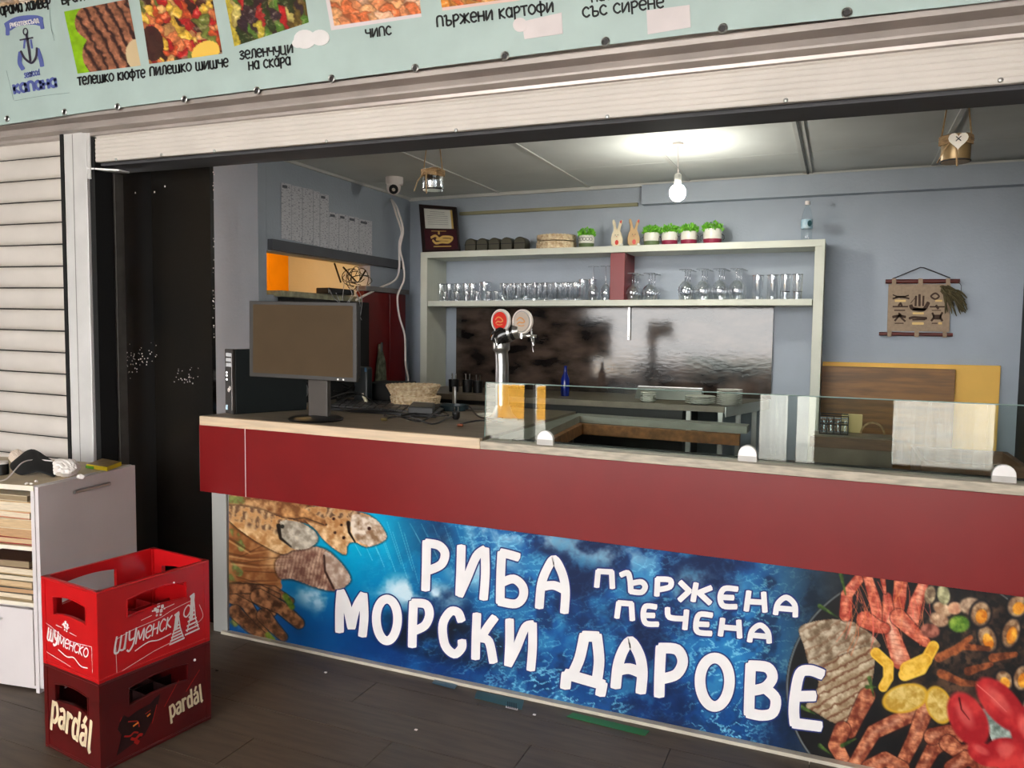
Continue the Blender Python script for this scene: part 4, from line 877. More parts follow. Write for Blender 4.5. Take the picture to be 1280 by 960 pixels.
# wooden rabbits
M_rab = mat('pale_wood', (236, 222, 190), .6, 0, .1, 20); M_rabd = mat('rabbit_red', (206, 60, 50), .5)
for i, (px, lab, m_) in enumerate([(770, 'left wooden rabbit figure with pale face and red belly', M_rab), (791.5, 'right wooden rabbit figure, tan, turned slightly away', mat('tan_wood', (196, 160, 112), .6, 0, .1, 20))]):
    p = at(px, 308, Y=2.12); t_ = root('wooden_rabbit', lab, 'figurine', (p.x, 2.13, ZT), .35 if i else -.1, 'wooden rabbits on the shelf top')
    pts = [(-.02, 0), (.026, 0), (.038, .02), (.040, .05), (.032, .075), (.028, .09), (.020, .105), (.024, .13), (.034, .155), (.036, .172), (.026, .176), (.014, .158), (.006, .125), (0, .112), (-.006, .125), (-.012, .158), (-.022, .180), (-.032, .176), (-.032, .158), (-.024, .130), (-.024, .105), (-.034, .085), (-.040, .055), (-.038, .02)]
    MB().prism([(x, 0, z) for x, z in pts], (0, .016, 0)).build('body', m_, t_, bev=.003)
    MB().prism([(.012*math.cos(a)+.002, -.003, .030+.016*math.sin(a)) for a in [2*math.pi*j/14 for j in range(14)]], (0, .003, 0)).build('belly', M_rabd, t_)
    MB().prism([(.030, -.002, .150), (.034, -.002, .168), (.028, -.002, .174), (.02, -.002, .160)], (0, .002, 0)).build('ear_tip', M_rabd, t_)
    for s_ in (-1, 1): MB().ball((s_*.009, -.001, .078), .0028, 6).build('eye', M_blackm, t_)
    MB().ball((0, -.001, .068), .003, 6).build('nose', M_rabd, t_); MB().ball((.032, .006, .012), .013, 8).build('tail', M_pot, t_, smooth=True)
# water bottle
p = at(1008, 297, Y=2.15); t_ = root('water_bottle', 'clear plastic water bottle with pale blue label on the right end of the shelf', 'bottle', (p.x, 2.15, ZT))
MB().lathe([(0, 0), (.030, 0), (.033, .008), (.033, .05), (.031, .055), (.033, .06), (.033, .13), (.030, .15), (.022, .185), (.013, .205), (.0125, .222)], n=24, cap=False).build('bottle', G_bottle, t_, smooth=True)
MB().lathe([(.0332, .075), (.0338, .076), (.0338, .148-.02), (.0332, .129)], n=24, cap=False).build('label', mat('bottle_label', (150, 190, 212), .5, 0, .2, 30, col2=(206, 222, 230)), t_, smooth=True)
b = MB(); b.prism([(.0155+.011*math.cos(a), -.0335+.0035*math.cos(a), .102+.018*math.sin(a)) for a in [2*math.pi*j/12 for j in range(12)]], (.002, -.002, 0)); b.build('label_mark', mat('mark_teal', (40, 84, 92), .5), t_)
MB().lathe([(0, .238), (.015, .238), (.015, .216), (.0, .216)], n=16, cap=False).build('cap', M_ink, t_, smooth=True)

# red upright block between the two runs of glasses
p0_, p1_ = at(763, 374, Y=2.09), at(781, 374, Y=2.09)
tag(MB().box(p0_.x, p1_.x, 2.07, 2.33, ZM, 2.0175).build('red_divider', mat('red_divider', (120, 20, 22), .4), bev=.002), 'dark red upright divider board between the runs of glasses', 'board')

# glasses
def tumbler_parts(t_, r, h, base=.010, flute=0, rim=True):
    md = (lambda a, j: 1+.03*math.cos(a*10)) if flute else None
    MB().lathe([(0, base), (r*.85, base), (r*.86, 0), (r*.90, .004), (r, h)], n=20 if not flute else 40, mod=md, cap=False).build('bowl', G_clear, t_, smooth=True)
    if rim: MB().tube([(r*.965*math.cos(a), r*.965*math.sin(a), h) for a in [2*math.pi*j/18 for j in range(18)]], .0016, 4, True).build('rim', mat('glass_rim', (150, 156, 160), .1, .2), t_, smooth=True)
    return t_
proto = {}
def place(kind, maker, pos, label, name, group, cat='glass'):
    if kind not in proto:
        t_ = root(name, label, cat, pos, 0, group); maker(t_); proto[kind] = t_; return t_
    return dup(proto[kind], pos, None, label, group)
G1 = 'clear tumblers on the middle shelf'
for i, px in enumerate([549.5, 560, 571, 581, 589]):
    p = at(px, 374, Y=2.20); place('tumA', lambda t: tumbler_parts(t, .030, .128), (p.x, 2.22, ZM), '%s plain tumbler from the left, back rank, left end of the shelf' % ORD[i], 'tumbler', G1)
for i, px in enumerate([557, 571, 584, 597, 611, 621]):
    p = at(px, 376, Y=2.10); place('shot', lambda t: tumbler_parts(t, .026, .065), (p.x, 2.095, ZM), '%s shot glass from the left, front rank, left end of the shelf' % ORD[i], 'shot_glass', 'shot glasses on the middle shelf')
p = at(606, 375, Y=2.19); place('mug', lambda t: tumbler_parts(t, .045, .135, .016), (p.x, 2.2, ZM), 'single wide clear beer glass behind the shot glasses', 'beer_glass', 'beer glasses')
for rk, (Yr, dx, nm) in enumerate([(2.105, 0, 'front'), (2.175, 6, 'second'), (2.25, 3, 'back')]):
    for i in range(8):
        p = at(630+i*12.9+dx, 376, Y=Yr); place('tumB', lambda t: tumbler_parts(t, .031, .118, .012, 1), (p.x, Yr, ZM), '%s fluted tumbler from the left, %s rank, left of the red divider' % (ORD[i], nm), 'fluted_tumbler', 'fluted tumblers left of the red divider')
for i, px in enumerate([727, 739]):
    p = at(px, 376, Y=2.2); place('tumC', lambda t: tumbler_parts(t, .031, .145, .012), (p.x, 2.22, ZM), '%s tall tumbler behind the upturned wine glasses left of the red divider' % ['left', 'right'][i], 'tall_tumbler', 'tall tumblers')
def wine_inv(t_, r, h, bowl_h, foot):
    # upturned: rim below, foot above
    MB().lathe([(r*.72, 0), (r*.86, bowl_h*.2), (r, bowl_h*.5), (r*.9, bowl_h*.72), (r*.5, bowl_h*.93), (.006, bowl_h*1.02)], n=24, cap=False).build('bowl', G_clear, t_, smooth=True)
    MB().lathe([(.006, bowl_h*1.01), (.0038, bowl_h*1.15), (.0038, h-.012), (.008, h-.004)], n=10, cap=False).build('stem', G_clear, t_, smooth=True)
    MB().lathe([(.006, h-.006), (foot, h-.002), (foot, h), (0, h)], n=24, cap=False).build('foot', G_clear, t_, smooth=True)
    MB().tube([(foot*math.cos(a), foot*math.sin(a), h-.001) for a in [2*math.pi*j/22 for j in range(22)]], .0016, 4, True).build('foot_rim', MATS['glass_rim'], t_, smooth=True)
GW = 'upturned wine glasses on the middle shelf'
for i, px in enumerate([740.5, 756]):
    p = at(px, 376, Y=2.1); place('wine', lambda t: wine_inv(t, .036, .222, .105, .034), (p.x, 2.11, ZM), '%s slender upturned wine glass just left of the red divider' % ['left', 'right'][i], 'wine_glass', GW)
for rk, (Yr, dx, nm) in enumerate([(2.11, 0, 'front'), (2.19, 6, 'middle'), (2.27, 12, 'back')]):
    for i in range(2):
        p = at(790+i*21+dx*.6, 376, Y=Yr); place('wineB', lambda t: wine_inv(t, .043, .172, .10, .035), (p.x, Yr, ZM), '%s upturned wine glass of the %s pair just right of the red divider' % (['left', 'right'][i], nm), 'wine_glass', GW)
    for i in range(4):
        p = at(856+i*21.3+dx*.5, 375, Y=Yr); place('balloon', lambda t: wine_inv(t, .047, .19, .118, .038), (p.x, Yr, ZM), '%s upturned balloon glass from the left, %s rank, right half of the shelf' % (ORD[i], nm), 'balloon_glass', 'upturned balloon glasses')
for i, px in enumerate([946.5, 965]):
    p = at(px, 374, Y=2.13); place('tumD', lambda t: tumbler_parts(t, .036, .148, .02), (p.x, 2.14, ZM), '%s of two wide tall glasses right of the balloon glasses' % ['left', 'right'][i], 'tall_glass', 'tall glasses at the right end')
for i, px in enumerate([981, 996]):
    p = at(px, 373, Y=2.13); place('tumE', lambda t: (tumbler_parts(t, .031, .15, .045), MB().tube([(.028*math.cos(a), .028*math.sin(a), .047) for a in [2*math.pi*j/16 for j in range(16)]], .002, 4, True).build('dark_ring', M_charcoal, t)), (p.x, 2.14, ZM), '%s of two narrow heavy-based glasses at the right end of the shelf' % ['left', 'right'][i], 'heavy_glass', 'heavy-based glasses at the right end')

# nautical hanging
wh = root('nautical_hanging', 'beige cloth wall hanging with brown nautical emblems on two wooden rods', 'wall hanging', (.43, 2.33, 1.5))
Yh = 2.335; pH = planeY(Yh)
def H(x, y): return (1080+x*.1172, 320+y*.1171)
M_cloth = mat('beige_cloth', (166, 144, 122), .9, 0, .08, 60, .2, 200); M_rod = mat('rod_wood', (92, 34, 28), .4); M_emb = mat('emblem_brown', (66, 42, 26), .7); M_embg = mat('emblem_gold', (224, 190, 120), .5)
MB().quadbox([pH(*H(262, 300)), pH(*H(925, 300)), pH(*H(910, 810)), pH(*H(245, 800))], (0, .004, 0)).build('cloth', M_cloth, wh, world=True)
MB().tube([pH(*H(230, 272), .008), pH(*H(1020, 268), .008)], .013, 10).build('rod', M_rod, wh, world=True, smooth=True)
MB().tube([pH(*H(160, 830), .008), pH(*H(945, 842), .008)], .011, 10).build('rod', M_rod, wh, world=True, smooth=True)
for x, y0, y1, w_ in [(320, 240, 305, 22), (603, 240, 305, 24), (897, 240, 305, 22), (272, 795, 860, 22), (562, 795, 865, 24), (862, 800, 870, 22)]:
    a_, b_, c_, d_ = [pH(*H(*q_), .022) for q_ in ((x-w_, y0), (x+w_, y0), (x+w_, y1), (x-w_, y1))]
    MB().quadbox([a_, b_, c_, d_], (0, .004, 0)).build('loop', M_cloth, wh, world=True)
MB().tube([pH(*H(300, 245), .01), pH(*H(600, 122), .004), pH(*H(640, 126), .004), pH(*H(920, 235), .01)], .0035, 6).build('cord', M_charcoal, wh, world=True)
b = MB(); bb = MB()
def hs(pts, w_, tgt=None, sm=True): ribbon(tgt or b, [H(*q_) for q_ in pts], w_, pH, sm, .0015)
hs([(310, 415), (390, 440), (475, 420)], 1.6); hs([(310, 455), (390, 435), (480, 455)], 2.0); hs([(340, 435), (440, 435)], 2.4)
hs([(310, 540), (465, 540)], 1.8); hs([(370, 530), (390, 505), (405, 540)], 2.5); hs([(325, 580), (435, 580)], 1.4)
hs([(310, 650), (375, 640), (440, 650)], 3.4); hs([(375, 610), (370, 640), (330, 690)], 2.4); hs([(385, 620), (400, 660), (438, 695)], 2.4); hs([(330, 718), (420, 718)], 1.2)
hs([(500, 530), (520, 560), (620, 575), (660, 545), (685, 500)], 4.6); hs([(520, 570), (650, 570)], 3); hs([(550, 530), (555, 430)], 2.6); hs([(592, 530), (592, 415)], 3); hs([(630, 530), (635, 430)], 2.4); hs([(500, 500), (550, 440)], .8)
hs([(485, 665), (530, 655), (600, 660), (665, 665)], 3.2); hs([(520, 680), (650, 678)], 2)
hs([(760, 398), (715, 430), (760, 460), (800, 430), (760, 398)], 2.2); hs([(705, 542), (860, 542)], 1.8); hs([(770, 530), (790, 560)], 3); hs([(725, 580), (820, 580)], .9)
hs([(730, 610), (745, 650), (720, 690)], 2.6); hs([(835, 605), (815, 650), (835, 690)], 2.6); hs([(740, 640), (820, 640)], 3.2); hs([(745, 665), (815, 665)], 3); hs([(725, 718), (780, 718)], 1.2)
hs([(335, 478), (440, 478)], 2.8, bb); hs([(525, 612), (632, 612)], 2.6, bb); hs([(520, 720), (630, 720)], 3.2, bb); hs([(765, 478), (830, 478)], 2.4, bb); hs([(800, 718), (825, 718)], 3, bb)
b.build('emblems', M_emb, wh, world=True); bb.build('emblem_captions', M_embg, wh, world=True)
dn = root('dried_plant', 'bunch of dried olive seaweed hanging from the right end of the wall hanging', 'dried plant', (.62, 2.31, 1.75))
rr = random.Random(8); b = MB()
for i in range(46):
    x0, y0 = rr.uniform(810, 900), rr.uniform(310, 400); x1 = rr.uniform(840, 1110); y1 = rr.uniform(430, 620)-(abs(x1-980))*.25+30
    if i % 6 == 0: x1 = rr.uniform(1030, 1070); y1 = rr.uniform(560, 660)
    a_, m_, c_ = [pH(*H(*q_), .02+rr.uniform(0, .02)) for q_ in ((x0, y0), ((x0+x1)/2+rr.uniform(-20, 30), (y0+y1)/2-40), (x1, y1))]
    b.tube(catmull([a_, m_, c_], 4), [.0035, .004, .004, .0045, .005, .0055, .005, .004, .002], 4)
b.build('strands', mat('dried_olive', (92, 82, 54), .8, 0, .2, 40), dn, world=True)
MB().tube([pH(*H(1000, 262), .025), pH(*H(1040, 320), .025), pH(*H(1035, 390), .03)], .0015, 4).build('thread', M_charcoal, dn, world=True)

# ------------------------------------------------------------------ ceiling things
bu = root('pendant_bulb', 'lit bare white bulb hanging from the ceiling on a short holder', 'lamp', (-.823, 1.3, 2.5))
p = at(847, 241, Y=1.3)
MB().ball((p.x, p.y, p.z), .043, 14, (1, 1, 1.05)).build('bulb', mat('bulb_glow', (255, 252, 240), .3, emit=250), bu, world=True, smooth=True)
MB().lathe([(.0, .04), (.018, .04), (.02, .09), (.012, .1), (0, .1)], (p.x, p.y, p.z), 14, cap=False).build('bulb_holder', mat('holder_grey', (186, 186, 180), .5), bu, world=True, smooth=True)
MB().tube([(p.x, p.y, p.z+.09), (p.x-.004, p.y, 2.5)], .003, 6).build('cord', M_ink, bu, world=True)
MB().lathe([(0, 0), (.03, 0), (.03, .01), (0, .014)], (p.x-.004, p.y, 2.487), 14, cap=False).build('ceiling_rose', M_ink, bu, world=True)
cv = root('ceiling_camera', 'white dome security camera under the ceiling in the left corner', 'camera', (-2.72, 1.62, 2.5))
p = at(493, 222, Y=1.6)
MB().lathe([(0, 0), (.058, 0), (.058, -.03), (.052, -.05), (0, -.05)], (p.x, p.y, 2.499), 20, cap=False).build('mount', M_ink, cv, world=True, smooth=True)
dm = MB().ball((p.x, p.y-.01, 2.432), .047, 12).build('dome', M_ink, cv, world=True, smooth=True)
d_ = (Vector(CAM)-Vector((p.x, p.y, 2.432))).normalized(); d_ = (d_+Vector((0, 0, -.25))).normalized(); c_ = Vector((p.x, p.y-.01, 2.432))
MB().tube([c_+d_*.036, c_+d_*.052], .030, 16).build('lens_housing', M_blackm, cv, world=True, smooth=True)
MB().tube([c_+d_*.052, c_+d_*.055], .012, 12).build('lens', M_chrome, cv, world=True, smooth=True)
# hanging jars
def jar(lab, px, py, Yv, heart, sc=1.0):
    p = at(px, py, Y=Yv); t_ = root('hanging_jar', lab, 'hanging jar', (p.x, Yv, p.z), 0, 'jars hung on jute from the ceiling')
    r, h = .044*sc, .075*sc
    MB().lathe([(0, 0), (r*.95, 0), (r, .006), (r, h*.8), (r*.88, h), (r*.88, h*1.15), (r*.84, h*1.15), (r*.9, h*.8), (r*.92, .01), (0, .008)], n=20, cap=False).build('jar', G_clear if not heart else mat('tin_gold', (150, 124, 84), .35, .4), t_, smooth=True)
    MB().tube([(r*1.0*math.cos(a), r*1.0*math.sin(a), .003) for a in [2*math.pi*j/18 for j in range(18)]], .003, 5, True).build('base_ring', M_charcoal, t_)
    b = MB(); rr = random.Random(px)
    for k_ in range(5): b.tube([((r*1.04+rr.uniform(0, .004))*math.cos(a), (r*1.04)*math.sin(a), h*(.78+.07*k_)+.003*math.sin(a*3+k_)) for a in [2*math.pi*j/18 for j in range(18)]], .0042, 5, True)
    b.build('rope_wrap', M_rope, t_)
    for s_ in (-1, 1): MB().tube([(s_*r, 0, h), (s_*r*.8, 0, h+.08), (s_*r*.35, .0, 2.5-p.z)], .003, 5).build('rope', M_rope, t_)
    MB().tube([(-r*.3, -r, h*.95), (-r*.9, -r*1.3, h*.4), (-r*1.3, -r*1.2, -.01)], .0022, 4).build('rope_end', M_rope, t_)
    MB().tube([(-r*.1, -r*1.1, h*.85), (-r*.05, -r*1.2, h*.2), (0, -r*1.2, -.025)], .0035, 4).build('rope_end', M_rope, t_)
    if heart:
        pts = []
        for j in range(24):
            a = 2*math.pi*j/24; pts.append((.0021*16*math.sin(a)**3*.95, -r*1.25, h*.8+.0021*(13*math.cos(a)-5*math.cos(2*a)-2*math.cos(3*a)-math.cos(4*a))))
        hh = MB().prism(pts, (0, .006, 0)).build('wooden_heart', mat('heart_white', (236, 226, 210), .5), t_)
        b = MB()
        for s_ in (-1, 1): b.tube([(-.008, -r*1.25-.002, h*.85-s_*.008), (.008, -r*1.25-.002, h*.85+s_*.008)], .0016, 5)
        b.build('stitch', M_charcoal, hh)
jar('clear glass jar with jute bow hanging at the left of the opening', 541, 238, .42, False, 1.15)
jar('jute-hung tin with white wooden heart at the right of the opening', 1194, 203, .42, True, 1.12)

# ------------------------------------------------------------------ left wall: papers, cables, red cabinet
M_sheet = mat('text_sheet', (196, 197, 204), .85)
nt = M_sheet.node_tree; N = nt.nodes; L = nt.links
tc = N.new('ShaderNodeTexCoord'); mp = N.new('ShaderNodeMapping'); mp.inputs['Scale'].default_value = (1, 30, 130); n_ = N.new('ShaderNodeTexNoise'); n_.inputs['Scale'].default_value = 1.6; n_.inputs['Detail'].default_value = 2
r_ = N.new('ShaderNodeValToRGB'); r_.color_ramp.elements[0].position = .56; r_.color_ramp.elements[1].position = .64; r_.color_ramp.elements[0].color = (*lin((202, 202, 208)), 1); r_.color_ramp.elements[1].color = (*lin((132, 134, 146)), 1)
L.new(tc.outputs['Object'], mp.inputs[0]); L.new(mp.outputs[0], n_.inputs['Vector']); L.new(n_.outputs['Fac'], r_.inputs[0]); L.new(r_.outputs[0], N['Principled BSDF'].inputs['Base Color'])
def Z5(x, y): return (300+x*.22913, 180+y*.22917)
tops = [(225, 210, 515), (280, 225, 525), (340, 238, 540), (400, 255, 552), (436, 270, 562), (485, 370, 570), (540, 380, 580), (590, 392, 590), (650, 408, 602), (722, 428, 615)]
for i in range(9):
    x0, ty, by = tops[i]; x1 = tops[i+1][0]-2; ty2 = ty+(x1-x0)*.2; by2 = by+(x1-x0)*.19
    q = [at(*Z5(a_, b_), X=X_L+.006+.0006*(i % 2)) for a_, b_ in ((x0, ty), (x1, ty2), (x1, by2), (x0, by))]
    t_ = root('paper_sheet', '%s printed sheet from the left of the papers taped above the kitchen hatch' % ORD[i], 'paper', q[3], 0, 'printed sheets taped to the wall')
    MB().quadbox(q, (.0012, 0, 0)).build('sheet', M_sheet, t_, world=True)
    if i in (0, 4, 5, 6, 7, 8):
        q2 = [q[0].lerp(q[1], .1)+Vector((.0014, 0, -.012)), q[0].lerp(q[1], .6)+Vector((.0014, 0, -.012)), q[0].lerp(q[1], .6)+Vector((.0014, 0, -.028)), q[0].lerp(q[1], .1)+Vector((.0014, 0, -.028))]
        MB().quadbox(q2, (.0004, 0, 0)).build('heading', mat('heading_ink', (96, 98, 108), .7), t_, world=True)
# kitchen light through the hatch
kl = bpy.data.lights.new('kitchen_light', 'AREA'); kl.shape = 'RECTANGLE'; kl.size = 1.2; kl.size_y = .3; kl.energy = 26; kl.color = (1, .62, .22)
ko = bpy.data.objects.new('kitchen_light', kl); COL.objects.link(ko); ko.location = (-3.7, 1.5, 2.45)
tag(MB().box(-3.95, -3.80, .8, 2.3, 1.45, 1.75).build('kitchen_shelf', mat('kitchen_brown', (96, 62, 30), .6), bev=.004), 'brown shelf edge inside the yellow kitchen beyond the hatch', 'shelf')
# red cabinet in the corner
p0_, p1_ = at(455, 400, X=-2.985), at(507, 400, X=-2.985)
rc = root('red_cabinet', 'dark red tall cabinet in the left corner behind the monitor', 'cabinet', (-3.0, 2.0, 0))
ym = p0_.y+(p1_.y-p0_.y)*.60
MB().box(X_L+.002, -2.985, p0_.y, ym-.003, 0, 1.765).build('door', M_redcab, rc, world=True, bev=.003)
MB().box(X_L+.002, -2.985, ym+.003, p1_.y, 0, 1.765).build('door', M_redcab, rc, world=True, bev=.003)
MB().box(X_L+.002, -2.96, p0_.y-.01, p1_.y+.01, 1.767, 1.80).build('top', mat('cab_top', (120, 116, 116), .5), rc, world=True, bev=.002)
tag(MB().box(X_L+.002, -2.93, .82, p0_.y-.02, 0, 1.685).build('dark_cabinet', M_blackm, bev=.003), 'black cupboard under the kitchen hatch behind the monitor', 'cabinet')
# router tangle on the ledge
rt0 = root('router', 'black router with upright aerials on the hatch ledge', 'router', (-2.99, 1.45, 1.725))
c_ = at(425, 356, X=-3.0)
MB().box(-3.07, -2.97, c_.y-.16, c_.y+.12, 1.727, 1.765).build('body', M_black, rt0, world=True, bev=.006)
for (pa, pb) in [((426, 353), (418, 329)), ((445, 352), (429, 334)), ((450, 350), (457, 338))]: MB().tube([at(*pa, X=-2.99), at(*pb, X=-2.99)], .006, 6).build('aerial', M_black, rt0, world=True)
b = MB(); rr = random.Random(4)
for i in range(11):
    cx_, cy_, rx_, ry_, a0_ = rr.uniform(440, 454), rr.uniform(345, 352), rr.uniform(5, 16), rr.uniform(6, 14), rr.uniform(0, 6)
    pp = [at(cx_+rx_*math.cos(a0_+k*.7), cy_+ry_*math.sin(a0_+k*.7), X=-2.97+rr.uniform(-.02, .02)) for k in range(6)]
    b.tube(catmull(pp, 6), .0026, 5)
tag(b.build('cable_tangle', M_black), 'tangle of thin black cables looping in the hatch', 'cables')
b = MB()
for pts in [[(432, 352), (444, 352), (447, 362), (436, 378)], [(436, 358), (440, 368), (434, 378)], [(412, 362), (417, 372), (424, 378)], [(446, 360), (452, 372), (452, 385), (449, 402)], [(444, 366), (450, 380), (449, 392), (452, 400)], [(432, 340), (430, 355), (428, 376)], [(436, 355), (446, 368), (450, 378)], [(420, 366), (425, 378)]]:
    b.tube(catmull([at(x, y_, X=-2.90) for x, y_ in pts], 5), .0022, 5)
tag(b.build('grey_cables', mat('cable_grey', (176, 176, 180), .5)), 'thin pale grey cables dropping behind the monitor', 'cables')
tag(MB().tube(catmull([at(489, 249, X=-3.046)]+[at(x, y_, X=-2.97) for x, y_ in [(491, 254), (496, 270), (502, 290), (499, 305), (499, 335), (494, 350), (470, 362), (445, 375)]], 6), .0075, 7).build('white_cable', M_ink, smooth=True), 'white cable curving from the wall down to the monitor', 'cable')
tag(MB().tube(catmull([at(490, 250, X=-3.046)]+[at(x, y_, X=-2.90) for x, y_ in [(497, 262), (504, 288), (500, 310), (504, 330), (505, 350), (497, 370), (499, 395), (506, 420), (507, 455), (510, 475), (504, 488)]], 6), .0075, 7).build('white_cable', M_ink, smooth=True), 'white cable hanging down in front of the red cabinet to the counter', 'cable')
fb = root('hanging_bag', 'narrow grey-green patterned bag hanging on the red cabinet', 'bag', (-2.96, 1.9, 1.35))
pts = [(475.5, 430), (478, 430), (480, 443), (482.5, 452), (484, 482), (471, 482), (473, 455), (475, 443)]
MB().prism([at(x, y_, X=-2.955) for x, y_ in pts], (-.02, 0, 0)).build('pouch', mat('pouch', (120, 124, 104), .7, 0, .4, 30, col2=(70, 78, 60)), fb, world=True, bev=.004)
MB().tube([at(477, 440, X=-2.95), at(477.5, 428, X=-2.95)], .009, 6).build('neck', M_charcoal, fb, world=True)

# ------------------------------------------------------------------ counter things, left half
WZ = lambda x: WT-.001+zf(x)
tw = root('computer_tower', 'black desktop computer tower on the left end of the counter', 'computer', (-2.80, .15, WZ(-2.8)+.0005), 0)
th = -.42
def tp(u, v, z):   # u across, v along depth
    return (u*math.cos(th)-v*math.sin(th), u*math.sin(th)+v*math.cos(th), z)
def tbox(u0, u1, v0, v1, z0, z1):
    return MB().add([tp(u, v, z) for z in (z0, z1) for u, v in ((u0, v0), (u1, v0), (u1, v1), (u0, v1))], [(0, 3, 2, 1), (4, 5, 6, 7), (0, 1, 5, 4), (1, 2, 6, 5), (2, 3, 7, 6), (3, 0, 4, 7)])
tbox(-.055, .042, .012, .40, 0, .322).build('case', mat('case_dark', (22, 28, 30), .45, .2), tw, bev=.003)
tbox(-.055, .042, 0, .012, 0, .322).build('front_bezel', mat('bezel_dark', (44, 40, 38), .85, spec=.1), tw, bev=.003)
for z in (.285, .26, .235): tbox(-.035, .03, -.002, .0, z, z+.018).build('drive_cover', M_black, tw)
tbox(.028, .032, -.002, .0, .02, .30).build('bezel_line', mat('bezel_brown', (110, 98, 88), .4), tw)
for z in (.17, .19, .205): MB().add([tp(-.03+.01*math.cos(a), -.001, z+.006*math.sin(a)) for a in [2*math.pi*j/10 for j in range(10)]], [tuple(range(10))]).build('port', M_steel, tw)
b = MB()
for (du, dz) in ((-.004, .118), (.010, .128)):
    b.tube([tp(du+.008*math.cos(a), -.003, dz+.008*math.sin(a)) for a in [2*math.pi*j/14 for j in range(14)]], .0026, 5, True)
b.build('badge', M_ink, tw)
tbox(-.045, -.022, -.002, 0, .018, .042).build('sticker', mat('sticker_blue', (150, 190, 214), .5), tw)
# monitor
mo = root('monitor', 'large dark-framed computer monitor on a round foot facing the front', 'monitor', (-2.45, .33, WZ(-2.45)), 0)
Ya, Yb = .07, .15
q = [at(311.5, 376, Y=Ya), at(446, 378, Y=Yb), at(446, 478, Y=Yb), at(311.5, 470.5, Y=Ya)]
nrm = (q[1]-q[0]).cross(q[3]-q[0]).normalized(); nrm = nrm if nrm.y > 0 else -nrm
MB().quadbox(q, nrm*.022).build('front_frame', mat('monitor_frame', (40, 36, 32), .5), mo, world=True, bev=.003)
MB().quadbox([v+nrm*.022 for v in sub(q, .03, .03, .985, .97)], nrm*.045).build('back_shell', M_black, mo, world=True, bev=.012)
def subn(q, u0, v0, u1, v1, off):
    return [v-nrm*off for v in sub(q, u0, v0, u1, v1)]
sc_ = MB().quadbox(subn(q, .038, .045, .965, .945, .0012), nrm*.001).build('screen', mat('screen_brown', (78, 62, 42), .6, spec=.15), mo, world=True)
for i in range(5): MB().quadbox(subn(q, .80+i*.025, .965, .812+i*.025, .985, .002), nrm*.001).build('button', M_steel if i % 2 else M_black, mo, world=True)
mm = (sub(q, .60, .95, .60, .95)[0])+nrm*.045
MB().quadbox([Vector((mm.x-.055, mm.y, mm.z+.02)), Vector((mm.x+.055, mm.y, mm.z+.02)), Vector((mm.x+.055, mm.y, WZ(mm.x)+.015)), Vector((mm.x-.055, mm.y, WZ(mm.x)+.015))], (0, .03, 0)).build('stand', mat('stand_grey', (72, 66, 62), .45), mo, world=True, bev=.004)
MB().lathe([(0, 0), (.125, 0), (.13, .008), (.11, .018), (0, .022)], (mm.x-.01, mm.y+.0, WZ(mm.x)+.001), 28, cap=False).build('foot', M_black, mo, world=True, smooth=True)
# black box with cables right of the monitor, small router
def onTop(px, py): p = at(px, py, Z=WT-.012); return Vector((p.x, p.y, WZ(p.x)))
p = onTop(452, 512)
tag(MB().box(p.x-.10, p.x+.13, p.y+.16, p.y+.40, WZ(p.x)+.001, WZ(p.x)+.12).build('printer_box', M_blackm, bev=.006), 'low black box behind the keyboard and left of the basket', 'box')
p = at(455, 480, Y=.95)
ph = root('desk_phone', 'dark upright gadget with blue light beside the monitor edge', 'gadget', (p.x, .95, WZ(p.x)))
MB().box(p.x-.06, p.x+.035, .93, .99, WZ(p.x), p.z+.10).build('body', mat('gadget_dark', (26, 34, 38), .4), ph, world=True, bev=.012)
g_ = at(457, 462, Y=.929); MB().box(g_.x-.006, g_.x+.006, .926, .930, g_.z-.012, g_.z+.012).build('light', mat('blue_led', (60, 110, 150), .4), ph, world=True)
# socket box and coiled cables under the monitor
b = MB(); rr = random.Random(12)
for i in range(9):
    c_ = onTop(365+rr.uniform(-14, 16), 511); r0 = rr.uniform(.03, .06); ph_ = rr.uniform(0, 6)
    b.tube([(c_.x+r0*math.cos(a+ph_), c_.y+.1+r0*.4*math.sin(a), WZ(c_.x)+.07+r0*math.sin(a)) for a in [4.5*j/14 for j in range(15)]], .004, 5)
tag(b.build('coiled_cables', M_black), 'coiled black cables between the tower and the monitor foot', 'cables')
b = MB()
for i in range(2):
    c_ = onTop(366, 511); b.tube([(c_.x+(.05+.01*i)*math.cos(a), c_.y+.06, WZ(c_.x)+.075+.055*math.sin(a)) for a in [-1.2+2.2*j/14 for j in range(15)]], .0028, 5)
tag(b.build('grey_cable_loop', MATS['cable_grey']), 'pale grey cable loop between tower and monitor foot', 'cable')
b = MB()
for i in range(12):
    a_ = onTop(rr.uniform(412, 440), rr.uniform(500, 516)); c_ = onTop(rr.uniform(450, 480), rr.uniform(505, 516)); m_ = (a_+c_)/2+Vector((0, 0, rr.uniform(.02, .11)))
    a_.z += .005+rr.uniform(0, .1); c_.z += .006
    b.tube(catmull([a_, m_, c_], 6), .0042, 5)
tag(b.build('cable_heap', M_black), 'heap of black cables right of the monitor stand', 'cables')
p = onTop(456, 512); pg = root('white_plug', 'small cream plug lying among the cables right of the monitor', 'plug', (p.x, p.y, WZ(p.x)))
MB().tube([(p.x-.01, p.y, WZ(p.x)+.055), (p.x+.008, p.y, WZ(p.x)+.03), (p.x+.012, p.y, WZ(p.x)+.012)], [.009, .011, .014], 8).build('body', mat('cream_plastic', (214, 204, 176), .4), pg, world=True, smooth=True)
MB().tube([(p.x-.01, p.y, WZ(p.x)+.053), (p.x-.016, p.y, WZ(p.x)+.070)], .006, 7).build('tip', M_ink, pg, world=True)
